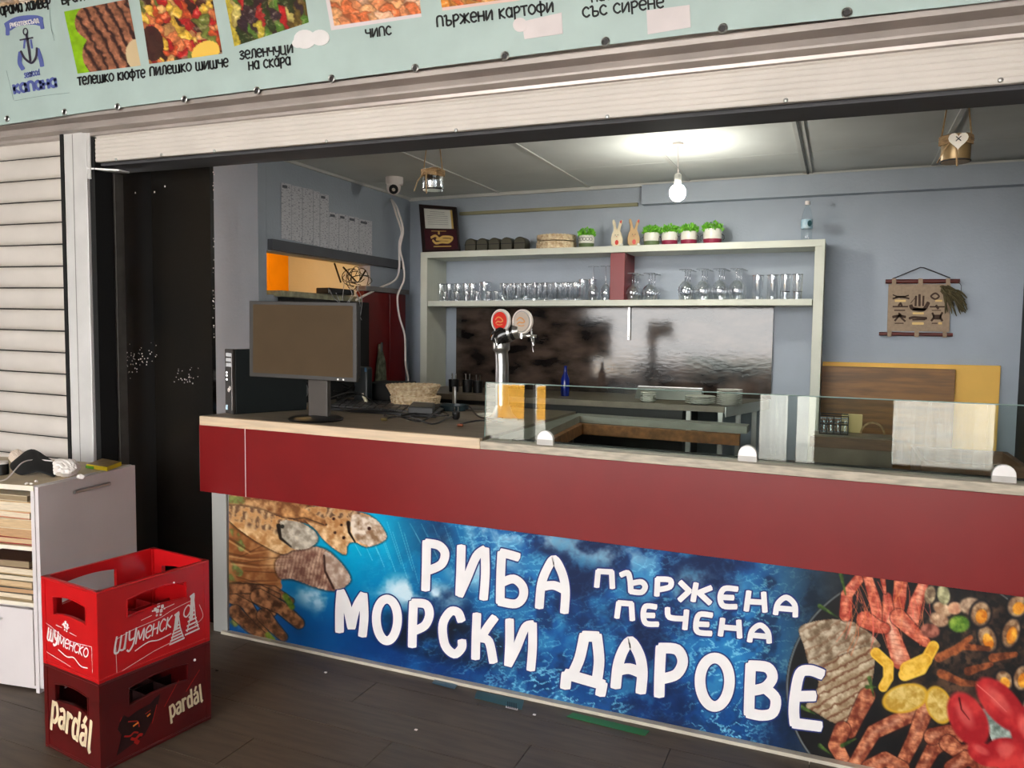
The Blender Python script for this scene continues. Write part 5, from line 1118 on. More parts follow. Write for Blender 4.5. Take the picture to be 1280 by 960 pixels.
# keyboard
a_, b_, c_, d_ = onTop(410, 518.5), onTop(545, 527), onTop(560, 513), onTop(425, 507)
kb_ = root('keyboard', 'black keyboard lying under the cables in front of the basket', 'keyboard', (a_.x, a_.y, a_.z))
MB().quadbox([v+Vector((0, 0, .001)) for v in (a_, b_, c_, d_)], (0, 0, .016)).build('tray', M_black, kb_, world=True, bev=.003)
kp = None
for r_i in range(4):
    for c_i in range(14):
        u0, v0 = .03+c_i*.067, .1+r_i*.21
        f = lambda u, v: (a_*(1-u)+b_*u)*(1-v)+(d_*(1-u)+c_*u)*v+Vector((0, 0, .017))
        MB().quadbox([f(u0, v0), f(u0+.057, v0), f(u0+.057, v0+.17), f(u0, v0+.17)], (0, 0, .006)).build('key', M_charcoal, kb_, world=True)
# woven bowls and bread basket
p = onTop(503, 515); bw_ = root('straw_basket', 'large woven straw basket with open rim on the counter', 'basket', (p.x, p.y+.12, WZ(p.x)), 0, 'straw baskets on the counter')
woven(MB(), (0, 0, 0), .118, .066, 6, .006, .0062).build('weave', M_straw, bw_, smooth=True); MB().lathe([(0, .066), (.115, .066), (.152, .125), (.146, .125), (.11, .072), (0, .072)], n=28, cap=False).build('core', M_straw, bw_)
bw2 = root('straw_basket', 'smaller woven straw basket under the large one on the counter', 'basket', (p.x+.015, p.y+.12, WZ(p.x)), 0, 'straw baskets on the counter')
woven(MB(), (0, 0, 0), .128, .006, 6, .002, .0058).build('weave', M_straw, bw2, smooth=True); MB().lathe([(0, .001), (.124, .001), (.13, .062), (0, .062)], n=28, cap=False).build('core', M_straw, bw2)
# power adapter and its cables
p = onTop(526, 518); ad = root('power_adapter', 'black rectangular power adapter on the keyboard in front of the baskets', 'adapter', (p.x, p.y, WZ(p.x)+.024))
MB().quadbox([at(x, y_, Z=WT+.022) for x, y_ in ((510, 517), (541, 518.5), (544, 512), (516, 510))], (0, 0, .036)).build('case', mat('adapter_black', (34, 34, 34), .45), ad, world=True, bev=.006)
b = MB()
for pts in [[(541, 516), (556, 514), (572, 512), (585, 517), (600, 527), (628, 532)], [(541, 514), (530, 521), (500, 527), (480, 531)], [(556, 516), (545, 526), (525, 533), (495, 530)], [(480, 530), (510, 532), (540, 536), (560, 533), (568, 525)], [(520, 524), (560, 530), (545, 520), (500, 530)], [(430, 520), (470, 524), (520, 522), (550, 516)], [(575, 536), (600, 536), (628, 533)]]:
    b.tube(catmull([onTop(x, y_)+Vector((0, 0, .008)) if i_ % 2 == 0 else onTop(x, y_)+Vector((0, 0, .026)) for i_, (x, y_) in enumerate(pts)], 6), .0042, 6)
tag(b.build('black_cables', M_black, smooth=True), 'loose black power cables trailing over the keyboard and worktop', 'cables')
p = onTop(570, 528); ep = root('power_plug', 'black two-pin plug standing on its cable near the beer tap', 'plug', (p.x, p.y, WZ(p.x)))
MB().lathe([(.013, .0), (.02, .012), (.02, .036), (.014, .04), (0, .04)], (p.x, p.y, WZ(p.x)), 14).build('body', M_black, ep, world=True, smooth=True)
for s_ in (-1, 1): MB().tube([(p.x+s_*.0105, p.y, WZ(p.x)+.038), (p.x+s_*.0105, p.y, WZ(p.x)+.062)], .0028, 6).build('pin', M_chrome, ep, world=True)
p = onTop(575, 537); tag(MB().tube([(p.x-.012, p.y, p.z+.007), (p.x+.014, p.y, p.z+.007)], .006, 8).build('copper_connector', mat('copper', (150, 80, 50), .4, .5), smooth=True), 'small copper-coloured cable end on the worktop', 'connector')
p = onTop(480, 531); tag(MB().tube([(p.x-.014, p.y, p.z+.008), (p.x+.014, p.y, p.z+.008)], .007, 8).build('brass_connector', mat('brass', (120, 104, 60), .4, .5), smooth=True), 'small brass jack end at the edge of the keyboard', 'connector')
# black tumblers and chrome things by the wall
for i, (px, hh) in enumerate([(567, .085), (584, .085), (597, .08)]):
    p = at(px, 508, Y=1.85); t_ = root('black_cup', '%s black cup from the left at the foot of the marble board' % ORD[i], 'cup', (p.x, 1.85, 1.0905), 0, 'black cups on the back counter')
    MB().lathe([(0, 0), (.032, 0), (.036, hh), (.033, hh), (.029, .006), (0, .006)], n=20, cap=False).build('cup', M_black, t_, smooth=True)
    for k_ in range(2): MB().tube([(-.01+.02*k_, 0, .01), (-.014+.03*k_, .004, hh+.04)], .004, 6).build('straw_bundle', M_chrome, t_)
p = at(567, 508, Y=1.21)
tag(MB().box(p.x-.012, p.x+.012, p.y, p.y+.02, WZ(p.x), WZ(p.x)+.105).build('steel_lighter', M_steel, bev=.004), 'small upright steel gadget by the black cups', 'gadget')
p = at(563, 515, Z=WT); tag(MB().lathe([(0, 0), (.075, 0), (.08, .03), (.074, .03), (.07, .006), (0, .006)], (p.x-.0, p.y+.05, WZ(p.x)), 24, cap=False).build('dark_dish', mat('slate_blue', (36, 52, 58), .4), smooth=True), 'dark slate dish behind the power cables', 'dish')
p = at(590, 513, Z=WT); tag(MB().lathe([(0, .001), (.10, .001), (.105, .01), (.09, .008), (0, .005)], (p.x, p.y, WZ(p.x)), 24, cap=False).build('steel_plate', M_steel, smooth=True), 'flat round steel plate on the worktop left of the tap', 'plate')
p = at(610, 520, Z=WT); tag(MB().lathe([(0, .001), (.06, .001), (.064, .008), (.05, .006), (0, .004)], (p.x, p.y, WZ(p.x)), 24, cap=False).build('white_saucer', M_pot, smooth=True), 'small white saucer behind the beer tap', 'plate')

# beer tap
tb_ = at(628, 528, Z=WT-.01); TY = tb_.y; tx = tb_.x; tz = WZ(tx)
bt = root('beer_tap', 'chrome swan beer tap with red and cream round badges', 'beer tap', (tx, TY, tz))
def TP(px, py, dy=0): return at(px, py, Y=TY+dy)
MB().lathe([(0, 0), (.076, 0), (.074, .010), (.050, .035), (.036, .075), (0, .08)], (tx, TY, tz), 28, cap=False).build('base', M_steel, bt, world=True, smooth=True)
pth = [TP(628, 520), TP(627.5, 490), TP(627.5, 455), TP(626.5, 437), TP(628, 424), TP(636, 416.5), TP(650, 414)]
MB().tube(catmull(pth, 5), [.035-.003*math.sin(i/30*3.1)+(.010 if 14 < i < 27 else 0) for i in range(31)], 18).build('column', M_steel, bt, world=True, smooth=True)
MB().tube(catmull([TP(622, 428), TP(631, 418), TP(648, 414.5)], 4), [.047, .050, .052, .052, .050, .046, .04, .032, .026], 16).build('neck_cap', mat('neck_black', (26, 24, 24), .15), bt, world=True, smooth=True)
MB().tube([TP(619, 421), TP(646, 419.5), TP(667, 420)], .008, 8).build('crossbar', M_chrome, bt, world=True, smooth=True)
def badge(px, py, r, m_, lab):
    c_ = TP(px, py, -.03); n_ = 28
    d_ = Vector((-.28, -1, 0)).normalized() if True else None
    u = Vector((d_.y, -d_.x, 0)).normalized(); v = Vector((0, 0, 1))
    circ = lambda rr, off: [c_+d_*off+(u*math.cos(a)+v*math.sin(a))*rr for a in [2*math.pi*j/n_ for j in range(n_)]]
    bd = MB().prism(circ(r, -.016), d_*.016).build('badge', mat('badge_white', (232, 222, 214), .3), bt, world=True, bev=.003)
    MB().prism(circ(r*.76, 0), d_*.002).build('badge_face', m_, bd, world=True)
    MB().tube([c_+d_*.002+(u*math.cos(a)+v*math.sin(a))*r*.82 for a in [2*math.pi*j/n_ for j in range(n_)]], .0022, 5, True).build('badge_ring', M_steel, bd, world=True)
    b = MB(); fpl = lambda x, y, l=0.0: c_+d_*(.0035+l)+u*x*r+v*(-y)*r
    ribbon(b, [(.45, -.1), (.2, -.3), (-.1, -.25), (-.35, .0), (-.1, .1), (.2, .05), (.4, .2)], .10, fpl); ribbon(b, [(.3, .3), (0, .35), (-.3, .3)], .07, fpl)
    b.build('badge_mark', mat('badge_gold', (214, 150, 90), .4), bd, world=True)
    MB().tube([c_-v*r*.95, c_-v*(r+.022)], .008, 8).build('badge_post', M_chrome, bt, world=True)
badge(625, 401, .058, mat('badge_red', (206, 40, 30), .3), '')
badge(652, 402, .060, mat('badge_cream', (196, 182, 168), .35), '')
for (x, sgn) in ((665, 1), (619.5, -1)):
    fc = MB().tube([TP(x, 420), TP(x, 420, -.03), TP(x+1, 424, -.05), TP(x+2, 432, -.05)], [.009, .009, .008, .006], 8).build('faucet', M_chrome, bt, world=True, smooth=True)
    MB().tube([TP(x-.5, 419, -.03), TP(x-.5, 411, -.035)], [.006, .004], 8).build('handle', M_chrome, fc, world=True, smooth=True)
MB().tube([TP(660, 419), TP(671, 420.5)], .007, 8).build('handle_bar', M_chrome, bt, world=True); MB().tube([TP(663, 421), TP(667, 440, -.02)], [.003, .0025], 6).build('spout_tube', M_chrome, bt, world=True)
# cobalt bottle by the back wall
p = at(706, 508, Y=1.9); cb = root('blue_bottle', 'slim cobalt blue bottle standing by the marble board', 'bottle', (p.x, 1.9, 1.0905))
MB().lathe([(0, 0), (.026, 0), (.028, .01), (.028, .11), (.012, .15), (.010, .19), (.012, .195), (0, .195)], n=18, cap=False).build('bottle', mat('cobalt', (16, 34, 120), .1), cb, smooth=True)
# plates
def plates(px, py, n, r, lab, Yv):
    p = at(px, py, Z=1.092); 
    for k_ in range(n):
        t_ = root('plate', '%s of the %s' % (('%s plate from the bottom' % ORD[k_]), lab), 'plate', (p.x, Yv, 1.0905+k_*.0115), 0, 'white plates on the back counter')
        MB().lathe([(0, .0015), (r*.62, 0), (r*.66, .003), (r, .011), (r, .0135), (r*.62, .007), (0, .006)], n=28, cap=False).build('dish', M_pot, t_, smooth=True)
plates(784, 511, 5, .048, 'small stack of white bowls behind the glass screen', 1.74)
plates(845, 519, 4, .088, 'low stack of white plates behind the glass screen', 1.76)
plates(890, 520, 8, .072, 'tallest stack of white plates behind the glass screen', 1.74)
sh = root('steel_tray', 'long polished steel tray rail on the back counter', 'tray', (-1.0, 2.0, 1.09))
a_ = at(797, 503, Y=2.0); b_ = at(878, 506, Y=2.0)
MB().prism([(a_.x, 1.92, 1.094), (b_.x, 1.92, 1.094), (b_.x, 1.99, 1.165), (a_.x, 1.99, 1.165)], (0, .006, 0)).build('slope', M_chrome, sh, world=True)
MB().box(a_.x, b_.x, 1.996, 2.03, 1.0905, 1.168).build('back', M_steel, sh, world=True, bev=.002)
# things in the right part of the well
def wbox(nm, lab, x0, x1, y0, y1, z0, z1, m_, m2):
    t_ = root(nm, lab, 'box', ((x0+x1)/2, y0, z0)); 
    MB().box(x0, x1, y0, y0+.02, z0, z1).build('front_board', m_, t_, world=True, bev=.002); MB().box(x0, x1, y1-.02, y1, z0, z1).build('back_board', m_, t_, world=True, bev=.002)
    MB().box(x0, x0+.02, y0+.02, y1-.02, z0, z1).build('side_board', m_, t_, world=True, bev=.002); MB().box(x1-.02, x1, y0+.02, y1-.02, z0, z1).build('side_board', m_, t_, world=True, bev=.002)
    MB().box(x0+.02, x1-.02, y0+.02, y1-.02, z0+.01, z0+.02).build('bottom', m2, t_, world=True)
MW = mat('well_black', (26, 28, 32), .2)
st_ = root('wooden_steps', 'brown wooden stepped stand inside the counter behind the screen', 'stand', (-.05, 1.0, .78))
X0s, X1s = at(1016, 560, Y=1.15).x, at(1114, 560, Y=1.15).x
MB().box(X0s, X1s, 1.02, 1.19, .775, 1.035).build('step', M_top, st_, world=True, bev=.002)
MB().box(X0s-.01, X1s, 1.00, 1.02, .98, 1.03).build('step_edge', M_brown, st_, world=True, bev=.002)
MB().box(X0s-.02, X1s, .82, 1.0, .775, .90).build('step', M_brown, st_, world=True, bev=.002)
MB().box(X0s-.03, X1s, .45, .82, .775, .84).build('step', MW, st_, world=True, bev=.002)
wbox('wooden_tray_box', 'brown wooden box with dark inside at the right end behind the screen', at(1140, 570, Y=.8).x, at(1262, 575, Y=.8).x, .42, .85, .80, 1.03, M_brown, MW)
wc = root('glass_rack', 'small wire rack of upturned glasses behind the screen', 'rack', (at(1042, 530, Y=1.1).x, 1.1, 1.04))
x0r, x1r = at(1025, 530, Y=1.1).x, at(1060, 530, Y=1.1).x
for z in (1.04, 1.085, 1.125): MB().tube([(x0r, 1.05, z), (x1r, 1.05, z), (x1r, 1.16, z), (x0r, 1.16, z)], .0028, 5, True).build('wire', M_charcoal, wc, world=True)
for k_ in range(5): x = x0r+(x1r-x0r)*k_/4; MB().tube([(x, 1.05, 1.037), (x, 1.05, 1.125)], .0024, 5).build('wire', M_charcoal, wc, world=True)
for k_ in range(4):
    x = x0r+(x1r-x0r)*(k_+.5)/4; place('shotR', lambda t: tumbler_parts(t, .017, .07), (x, 1.10, 1.0405), '%s small glass from the left in the wire rack' % ORD[k_], 'small_glass', 'small glasses in the wire rack')
tag(MB().box(at(1052, 525, Y=1.19).x, at(1078, 525, Y=1.19).x, 1.175, 1.20, 1.036, 1.125).build('cream_box', mat('cream_card', (214, 190, 130), .6), bev=.003), 'small cream box behind the wire rack of glasses', 'box')
c_ = at(1091, 531, Y=1.12); tag(MB().tube([(c_.x+.05*math.cos(a), 1.12, 1.040+.055*math.sin(a)) for a in [math.pi*j/14 for j in range(15)]], .005, 6).build('basket_handle', M_rope, smooth=True), 'thin arched cane handle right of the wire rack', 'handle')

# ================================================================== LEFT FOREGROUND
# white cabinet with drawers and shelves
ang = math.atan2(-.078, .53)   # turn of the cabinet
u = Vector((-.53, -.078, 0)).normalized(); v = Vector((-.078, .53, 0)).normalized(); A0 = Vector((-2.941, -.788, zf(-2.94)))
wcab = root('white_cabinet', 'white low cabinet with open shelves and drawers by the closed shutter', 'cabinet', A0, 0)
def cb_(u0, u1, v0, v1, z0, z1):
    q_ = [A0+u*a+v*b for a, b in ((u0, v0), (u1, v0), (u1, v1), (u0, v1))]
    return MB().add([(p_.x, p_.y, p_.z+z) for z in (z0, z1) for p_ in q_], [(0, 3, 2, 1), (4, 5, 6, 7), (0, 1, 5, 4), (1, 2, 6, 5), (2, 3, 7, 6), (3, 0, 4, 7)])
H_ = .85; W_ = 1.0; D_ = .545
cb_(0, .018, 0, D_, 0, H_-.002).build('side_panel', M_white, wcab, world=True, bev=.0015)
cb_(W_-.018, W_, 0, D_, 0, H_-.018).build('side_panel', M_white, wcab, world=True)
cb_(.018, W_, 0, D_, H_-.018, H_-.003).build('top', mat('beige_top', (200, 178, 142), .5, 0, .12, 9), wcab, world=True)
cb_(.0, W_, -.003, 0, H_-.02, H_).build('top_edge', mat('cream_edge', (232, 222, 204), .5), wcab, world=True)
cb_(.018, W_, D_-.02, D_, 0, H_-.018).build('back_panel', M_white, wcab, world=True)
for z in (.585, .355): cb_(.018, W_-.018, .004, D_-.02, z, z+.016).build('shelf', MATS['beige_top'], wcab, world=True)
for z in (.585, .355): cb_(.018, W_-.018, 0, .004, z, z+.016).build('shelf_edge', MATS['cream_edge'], wcab, world=True)
d0 = cb_(.020, .60, -.004, .014, .03, .345).build('drawer', M_white, wcab, world=True, bev=.0015)
hd_ = A0+u*.22+v*-.012
b = MB(); b.tube([A0+u*.17+v*-.02+Vector((0, 0, .30)), A0+u*.30+v*-.02+Vector((0, 0, .30))], .006, 8); b.build('handle', M_steel, d0, world=True)
cb_(.018, W_-.018, .014, D_-.02, .01, .03).build('bottom', M_white, wcab, world=True)
fp = cb_(-.018, -.001, .003, D_, .02, H_-.004).build('front_panel', M_white, wcab, world=True, bev=.0015)
ha, hb = [Vector(at(x, y_, Z=z)) for x, y_, z in ((86, 623, .80), (129, 615, .80))]
ha = A0+v*.17-u*.032+Vector((0, 0, .793)); hb = A0+v*.37-u*.032+Vector((0, 0, .793))
MB().tube([ha, hb], .0075, 8).build('handle', M_steel, fp, world=True, smooth=True)
for e_ in (ha, hb): MB().tube([e_+(hb-ha)*.08*(1 if e_ is ha else -1), e_+(hb-ha)*.08*(1 if e_ is ha else -1)+u*.018], .004, 6).build('handle_post', M_steel, fp, world=True)
# books
pal = [((206, 168, 120), 'tan'), ((196, 150, 100), 'light brown'), ((206, 190, 160), 'cream'), ((190, 120, 90), 'orange-brown'), ((150, 40, 36), 'red'), ((84, 54, 40), 'dark brown'), ((176, 150, 110), 'beige'), ((60, 56, 54), 'black'), ((150, 130, 96), 'olive-beige'), ((96, 84, 60), 'khaki')]
def book(zb, th_, w_, d_, off, rot, ci, lab, nm='book'):
    c, cn = pal[ci]; base = A0+u*(.025+off)+v*.02+Vector((0, 0, zb))
    cu = (u*math.cos(rot)+v*math.sin(rot)); cv_ = (v*math.cos(rot)-u*math.sin(rot))
    t_ = root(nm, lab % cn, 'book', base, 0, 'books stacked in the white cabinet')
    def bx(a0, a1, b0, b1, z0, z1):
        q_ = [base+cu*a+cv_*b for a, b in ((a0, b0), (a1, b0), (a1, b1), (a0, b1))]
        return MB().add([(p_.x, p_.y, p_.z+z) for z in (z0, z1) for p_ in q_], [(0, 3, 2, 1), (4, 5, 6, 7), (0, 1, 5, 4), (1, 2, 6, 5), (2, 3, 7, 6), (3, 0, 4, 7)])
    cvm = mat('cover_%s' % cn.replace(' ', '_').replace('-', '_'), c, .6)
    bx(0, w_, 0, d_, 0, .003).build('cover', cvm, t_, world=True); bx(0, w_, 0, d_, th_-.003, th_).build('cover', cvm, t_, world=True)
    bx(w_-.004, w_, 0, d_, .003, th_-.003).build('spine', cvm, t_, world=True)
    pc = [(206, 176, 136), (222, 206, 180), (190, 150, 110), (150, 130, 100)][(ci+int(zb*100)) % 4]; bx(.004, w_-.005, .004, d_-.004, .003, th_-.003).build('pages', mat('pages_%d' % pc[0], pc, .8, 0, .15, 20, stretch=(1, 1, 30)), t_, world=True)
z = .6015
for i, (t0, w_, off, rot, ci) in enumerate([(.026, .27, .0, .0, 4), (.036, .26, .006, .05, 0), (.040, .25, .0, -.03, 2), (.028, .22, .02, .06, 3), (.042, .24, .01, -.02, 0), (.026, .24, .03, .03, 2)]):
    book(z, t0, w_, .2, off, rot, ci, ORD[i]+' book from the bottom of the upper stack in the cabinet, %s cover'); z += t0+.0006
z = .3715
for i, (t0, w_, off, rot, ci) in enumerate([(.024, .26, .02, .02, 8), (.024, .26, .012, -.03, 7), (.026, .25, .02, .03, 6), (.024, .27, .0, .0, 9), (.03, .25, .012, .04, 6), (.032, .26, .03, -.03, 5)]):
    book(z, t0, w_, .2, off, rot, ci, ORD[i]+' book from the bottom of the lower stack in the cabinet, %s cover'); z += t0+.0006
# things on the cabinet top
def ct(px, py, h=0.0):
    p_ = at(px, py, Z=H_+zf(-3.0)); return Vector((p_.x, p_.y, H_-.0025+zf(-2.94)+h))
def cloth(pts, name, m_, lab, cat, th_=.004):
    """crumpled sheet from a grid of pixel points and heights"""
    r_ = len(pts); c_ = len(pts[0]); vs = [ct(x, y_, h_) for row_ in pts for x, y_, h_ in row_]; fs = [(i*c_+j, i*c_+j+1, (i+1)*c_+j+1, (i+1)*c_+j) for i in range(r_-1) for j in range(c_-1)]
    o = MB().add(vs, fs).build(name, m_, smooth=True); s_ = o.modifiers.new('s', 'SUBSURF'); s_.levels = s_.render_levels = 2
    q_ = o.modifiers.new('t', 'SOLIDIFY'); q_.thickness = th_; tag(o, lab, cat); return o
cloth([[(10, 583, .012), (22, 584, .045), (40, 583, .10), (56, 584, .055), (72, 586, .03)], [(14, 588, .004), (26, 589, .03), (42, 589, .062), (58, 590, .035), (71, 592, .018)], [(24, 594, .002), (34, 594, .012), (48, 594, .022), (60, 595, .012), (70, 597, .004)]], 'black_cloth', M_blackm, 'crumpled black cloth pouch on the white cabinet top', 'cloth')
rr = random.Random(31)
def crumple(name, lab, px, py, rx, rz, m_, seed, ry=None, cat='bag'):
    rr = random.Random(seed); c_ = ct(px, py); b = bmesh.new(); bmesh.ops.create_icosphere(b, subdivisions=4, radius=1)
    ds = [Vector((rr.uniform(-1, 1), rr.uniform(-1, 1), rr.uniform(-1, 1))).normalized() for _ in range(26)]; ks = [rr.uniform(.72, 1.0) for _ in ds]
    for v_ in b.verts:
        r0 = min(k_/max(.15, v_.co.dot(d_)) for d_, k_ in zip(ds, ks)); r0 = min(r0, 1.12); r0 *= 1+.05*math.sin(v_.co.x*17+v_.co.z*23)*math.sin(v_.co.y*19)
        v_.co = Vector((v_.co.x*r0*rx, v_.co.y*r0*(ry or rx*.8), max(-.85, v_.co.z*r0)*rz))
    me = bpy.data.meshes.new(name); b.to_mesh(me); b.free(); me.materials.append(m_); o = bpy.data.objects.new(name, me); COL.objects.link(o)
    zmin = min(v_.co.z for v_ in me.vertices); o.location = (c_.x, c_.y, c_.z-zmin+.0005)
    return tag(o, lab, cat)
M_bag = mat('white_bag', (236, 228, 222), .45, 0, .03, 20)
crumple('plastic_bag', 'crumpled white plastic bag on the cabinet top', 84, 596, .058, .048, M_bag, 2, .05)
crumple('tissue_scrap', 'small white crumpled scrap below the plastic bag', 101, 598, .020, .012, M_bag, 5)
crumple('clear_wrap', 'crumpled translucent wrap behind the black cloth', 20, 579, .035, .035, mat('wrap', (214, 196, 180), .3), 9)
for i, (px, py) in enumerate([(33, 605), (39, 605.5), (45, 602)]): crumple('paper_crumb', '%s white paper crumb from the left on the cabinet edge' % ORD[i], px, py, .009, .005, M_bag, 40+i, cat='scrap')
ptsq = [ct(108, 584.5), ct(134, 588.5), ct(152, 581.5), ct(128, 577)]
bk_ = root('yellow_box', 'flat yellow and green packet at the corner of the cabinet top', 'packet', ptsq[0])
MB().quadbox([p_+Vector((0, 0, .001)) for p_ in ptsq], (0, 0, .018)).build('packet', mat('packet_yellow', (222, 196, 30), .4), bk_, world=True, bev=.002)
MB().quadbox([p_.lerp((ptsq[0]+ptsq[1]+ptsq[2]+ptsq[3])/4, .06)+Vector((0, 0, .0192)) for p_ in ptsq], (0, 0, .0008)).build('packet_face', mat('packet_face', (140, 110, 60), .4, 0, .3, 30), bk_, world=True)
MB().quadbox([ptsq[0]+Vector((-.002, -.003, .002)), ptsq[0].lerp(ptsq[1], .4)+Vector((-.002, -.003, .002)), ptsq[0].lerp(ptsq[1], .4)+Vector((-.002, -.003, .014)), ptsq[0]+Vector((-.002, -.003, .014))], (0, .001, 0)).build('green_print', mat('packet_green', (80, 140, 40), .4), bk_, world=True)
tag(MB().tube(catmull([ct(-12, 602, .004), ct(8, 599, .004), ct(28, 592, .05), ct(45, 588, .05), ct(66, 588, .045)], 6), .0028, 6).build('white_wire', M_ink, smooth=True), 'thin white wire over the black cloth on the cabinet', 'wire')
p_ = ct(2, 592); t_ = root('black_jar', 'small black cylinder with white top at the left edge of the cabinet', 'jar', p_)
MB().lathe([(0, 0), (.028, 0), (.028, .045), (0, .045)], n=20, cap=False).build('body', M_black, t_, smooth=True); MB().lathe([(0, .046), (.026, .046), (.026, .056), (0, .056)], n=20, cap=False).build('lid', M_ink, t_, smooth=True)

# beer crates
def crate(z0, cF, u_, v_, w_, l_, h_, m_, inner, lab, nm, kind):
    """w_ along u_ (left face), l_ along v_ (right face)"""
    t_ = root(nm, lab, 'crate', cF+Vector((0, 0, z0)), 0, 'beer crates stacked on the floor')
    O = cF+Vector((0, 0, z0)); tk = .012
    def W3(face, x, z, off=0.0):
        if face == 0: return O+u_*(w_-x)+Vector((0, 0, z))-v_*off           # left face seen: x runs from its left
        if face == 1: return O+v_*x+Vector((0, 0, z))-u_*off                # right face
        if face == 2: return O+v_*l_+u_*(w_-x)+Vector((0, 0, z))+v_*off     # far end
        return O+u_*w_+v_*x+Vector((0, 0, z))+u_*off
    def wall(face, L_, hole):
        inn = [v_*tk, u_*tk, -v_*tk, -u_*tk][face]
        hx0, hx1, hz0, hz1, arc = hole; n = 10; b = MB()
        # wall with a real opening: columns left/right, strips above and below following the arc
        top = lambda x: hz1+arc*math.sin(math.pi*(x-hx0)/(hx1-hx0)); bot = lambda x: hz0+arc*.75*math.sin(math.pi*(x-hx0)/(hx1-hx0))
        def cell(x0, x1, za0, za1, zb0, zb1):
            b.quadbox([W3(face, x0, za0), W3(face, x1, za1), W3(face, x1, zb1), W3(face, x0, zb0)], inn)
        cell(0, hx0, 0, 0, h_, h_); cell(hx1, L_, 0, 0, h_, h_)
        for i in range(n):
            x0 = hx0+(hx1-hx0)*i/n; x1 = hx0+(hx1-hx0)*(i+1)/n
            cell(x0, x1, 0, 0, bot(x0), bot(x1)); cell(x0, x1, top(x0), top(x1), h_, h_)
        o = b.build('side_wall', m_, t_, world=True, merge=True)
        path = [W3(face, hx0+(hx1-hx0)*i/n, top(hx0+(hx1-hx0)*i/n), .0005) for i in range(n+1)]+[W3(face, hx1-(hx1-hx0)*i/n, bot(hx1-(hx1-hx0)*i/n), .0005) for i in range(n+1)]
        MB().tube(path, .0028, 5, True).build('grip_rim', m_, o, world=True)
    wall(0, w_, (w_*.20, w_*.80, h_*.60, h_*.80, .012)); wall(2, w_, (w_*.20, w_*.80, h_*.60, h_*.80, .012))
    wall(1, l_, (l_*.24, l_*.78, h_*.62, h_*.82, .012)); wall(3, l_, (l_*.14, l_*.62, h_*.62, h_*.86, .010))
    MB().quadbox([O+u_*tk+v_*tk+Vector((0, 0, .01)), O+u_*(w_-tk)+v_*tk+Vector((0, 0, .01)), O+u_*(w_-tk)+v_*(l_-tk)+Vector((0, 0, .01)), O+u_*tk+v_*(l_-tk)+Vector((0, 0, .01))], (0, 0, .006)).build('floor_grid', inner, t_, world=True)
    for k_ in range(1, 3): MB().quadbox([O+u_*(w_*k_/3-.003)+v_*tk+Vector((0, 0, .02)), O+u_*(w_*k_/3+.003)+v_*tk+Vector((0, 0, .02)), O+u_*(w_*k_/3+.003)+v_*(l_-tk)+Vector((0, 0, .02)), O+u_*(w_*k_/3-.003)+v_*(l_-tk)+Vector((0, 0, .02))], (0, 0, .11)).build('divider', inner, t_, world=True)
    for k_ in range(1, 5): MB().quadbox([O+v_*(l_*k_/5-.003)+u_*tk+Vector((0, 0, .02)), O+v_*(l_*k_/5+.003)+u_*tk+Vector((0, 0, .02)), O+v_*(l_*k_/5+.003)+u_*(w_-tk)+Vector((0, 0, .02)), O+v_*(l_*k_/5-.003)+u_*(w_-tk)+Vector((0, 0, .02))], (0, 0, .11)).build('divider', inner, t_, world=True)
    for (a_, b_) in ((0, 0), (1, 0), (0, 1), (1, 1)):
        c_ = O+u_*(w_*a_)+v_*(l_*b_); sx = u_*(tk*1.6)*(1 if a_ == 0 else -1); sy = v_*(tk*1.6)*(1 if b_ == 0 else -1)
        MB().quadbox([c_-sx*.12-sy*.12+Vector((0, 0, .0)), c_+sx-sy*.12, c_+sx+sy, c_-sx*.12+sy], (0, 0, h_)).build('corner_post', m_, t_, world=True)
    for face, L_ in ((0, w_), (1, l_)):
        MB().tube([W3(face, 0, .012, .001), W3(face, L_, .012, .001)], .003, 5).build('foot_rib', m_, t_, world=True); MB().tube([W3(face, 0, h_-.004, .001), W3(face, L_, h_-.004, .001)], .0035, 5).build('top_rib', m_, t_, world=True)
    return t_, W3
uc = Vector((-1, .0, 0)); ang_ = .1339; vc = Vector((math.sin(ang_), math.cos(ang_), 0)); uc = Vector((-math.cos(ang_)*1.0, math.sin(ang_), 0))
cF = Vector((-2.2324, -1.0891, zf(-2.2324)+.0005)); hB = .3065; hT = .311
c1, W1 = crate(0, cF, uc, vc, .3235, .4355, hB, M_crated, mat('crate_inside_dark', (40, 8, 10), .6), 'dark red lower beer crate with cream lettering on the floor', 'beer_crate', 'p')
c2, W2s = crate(hB+.001, cF+Vector((0.0, 0, 0)), uc, vc, .3235, .4355, hT, M_crate, mat('crate_inside', (150, 14, 20), .5), 'bright red upper beer crate with white script lettering, topmost of the two', 'beer_crate', 's')
def fp_(W3, face, L_, h_): return lambda x, y, lift=0.0: W3(face, x*L_, y*h_, .0010+lift)
CREAM = mat('cream_ink', (226, 208, 170), .5)
def W2_(face, x, z, off=0.0): k = 1.01; return W2s(face, x*k, z*k, off)
W2 = W2_
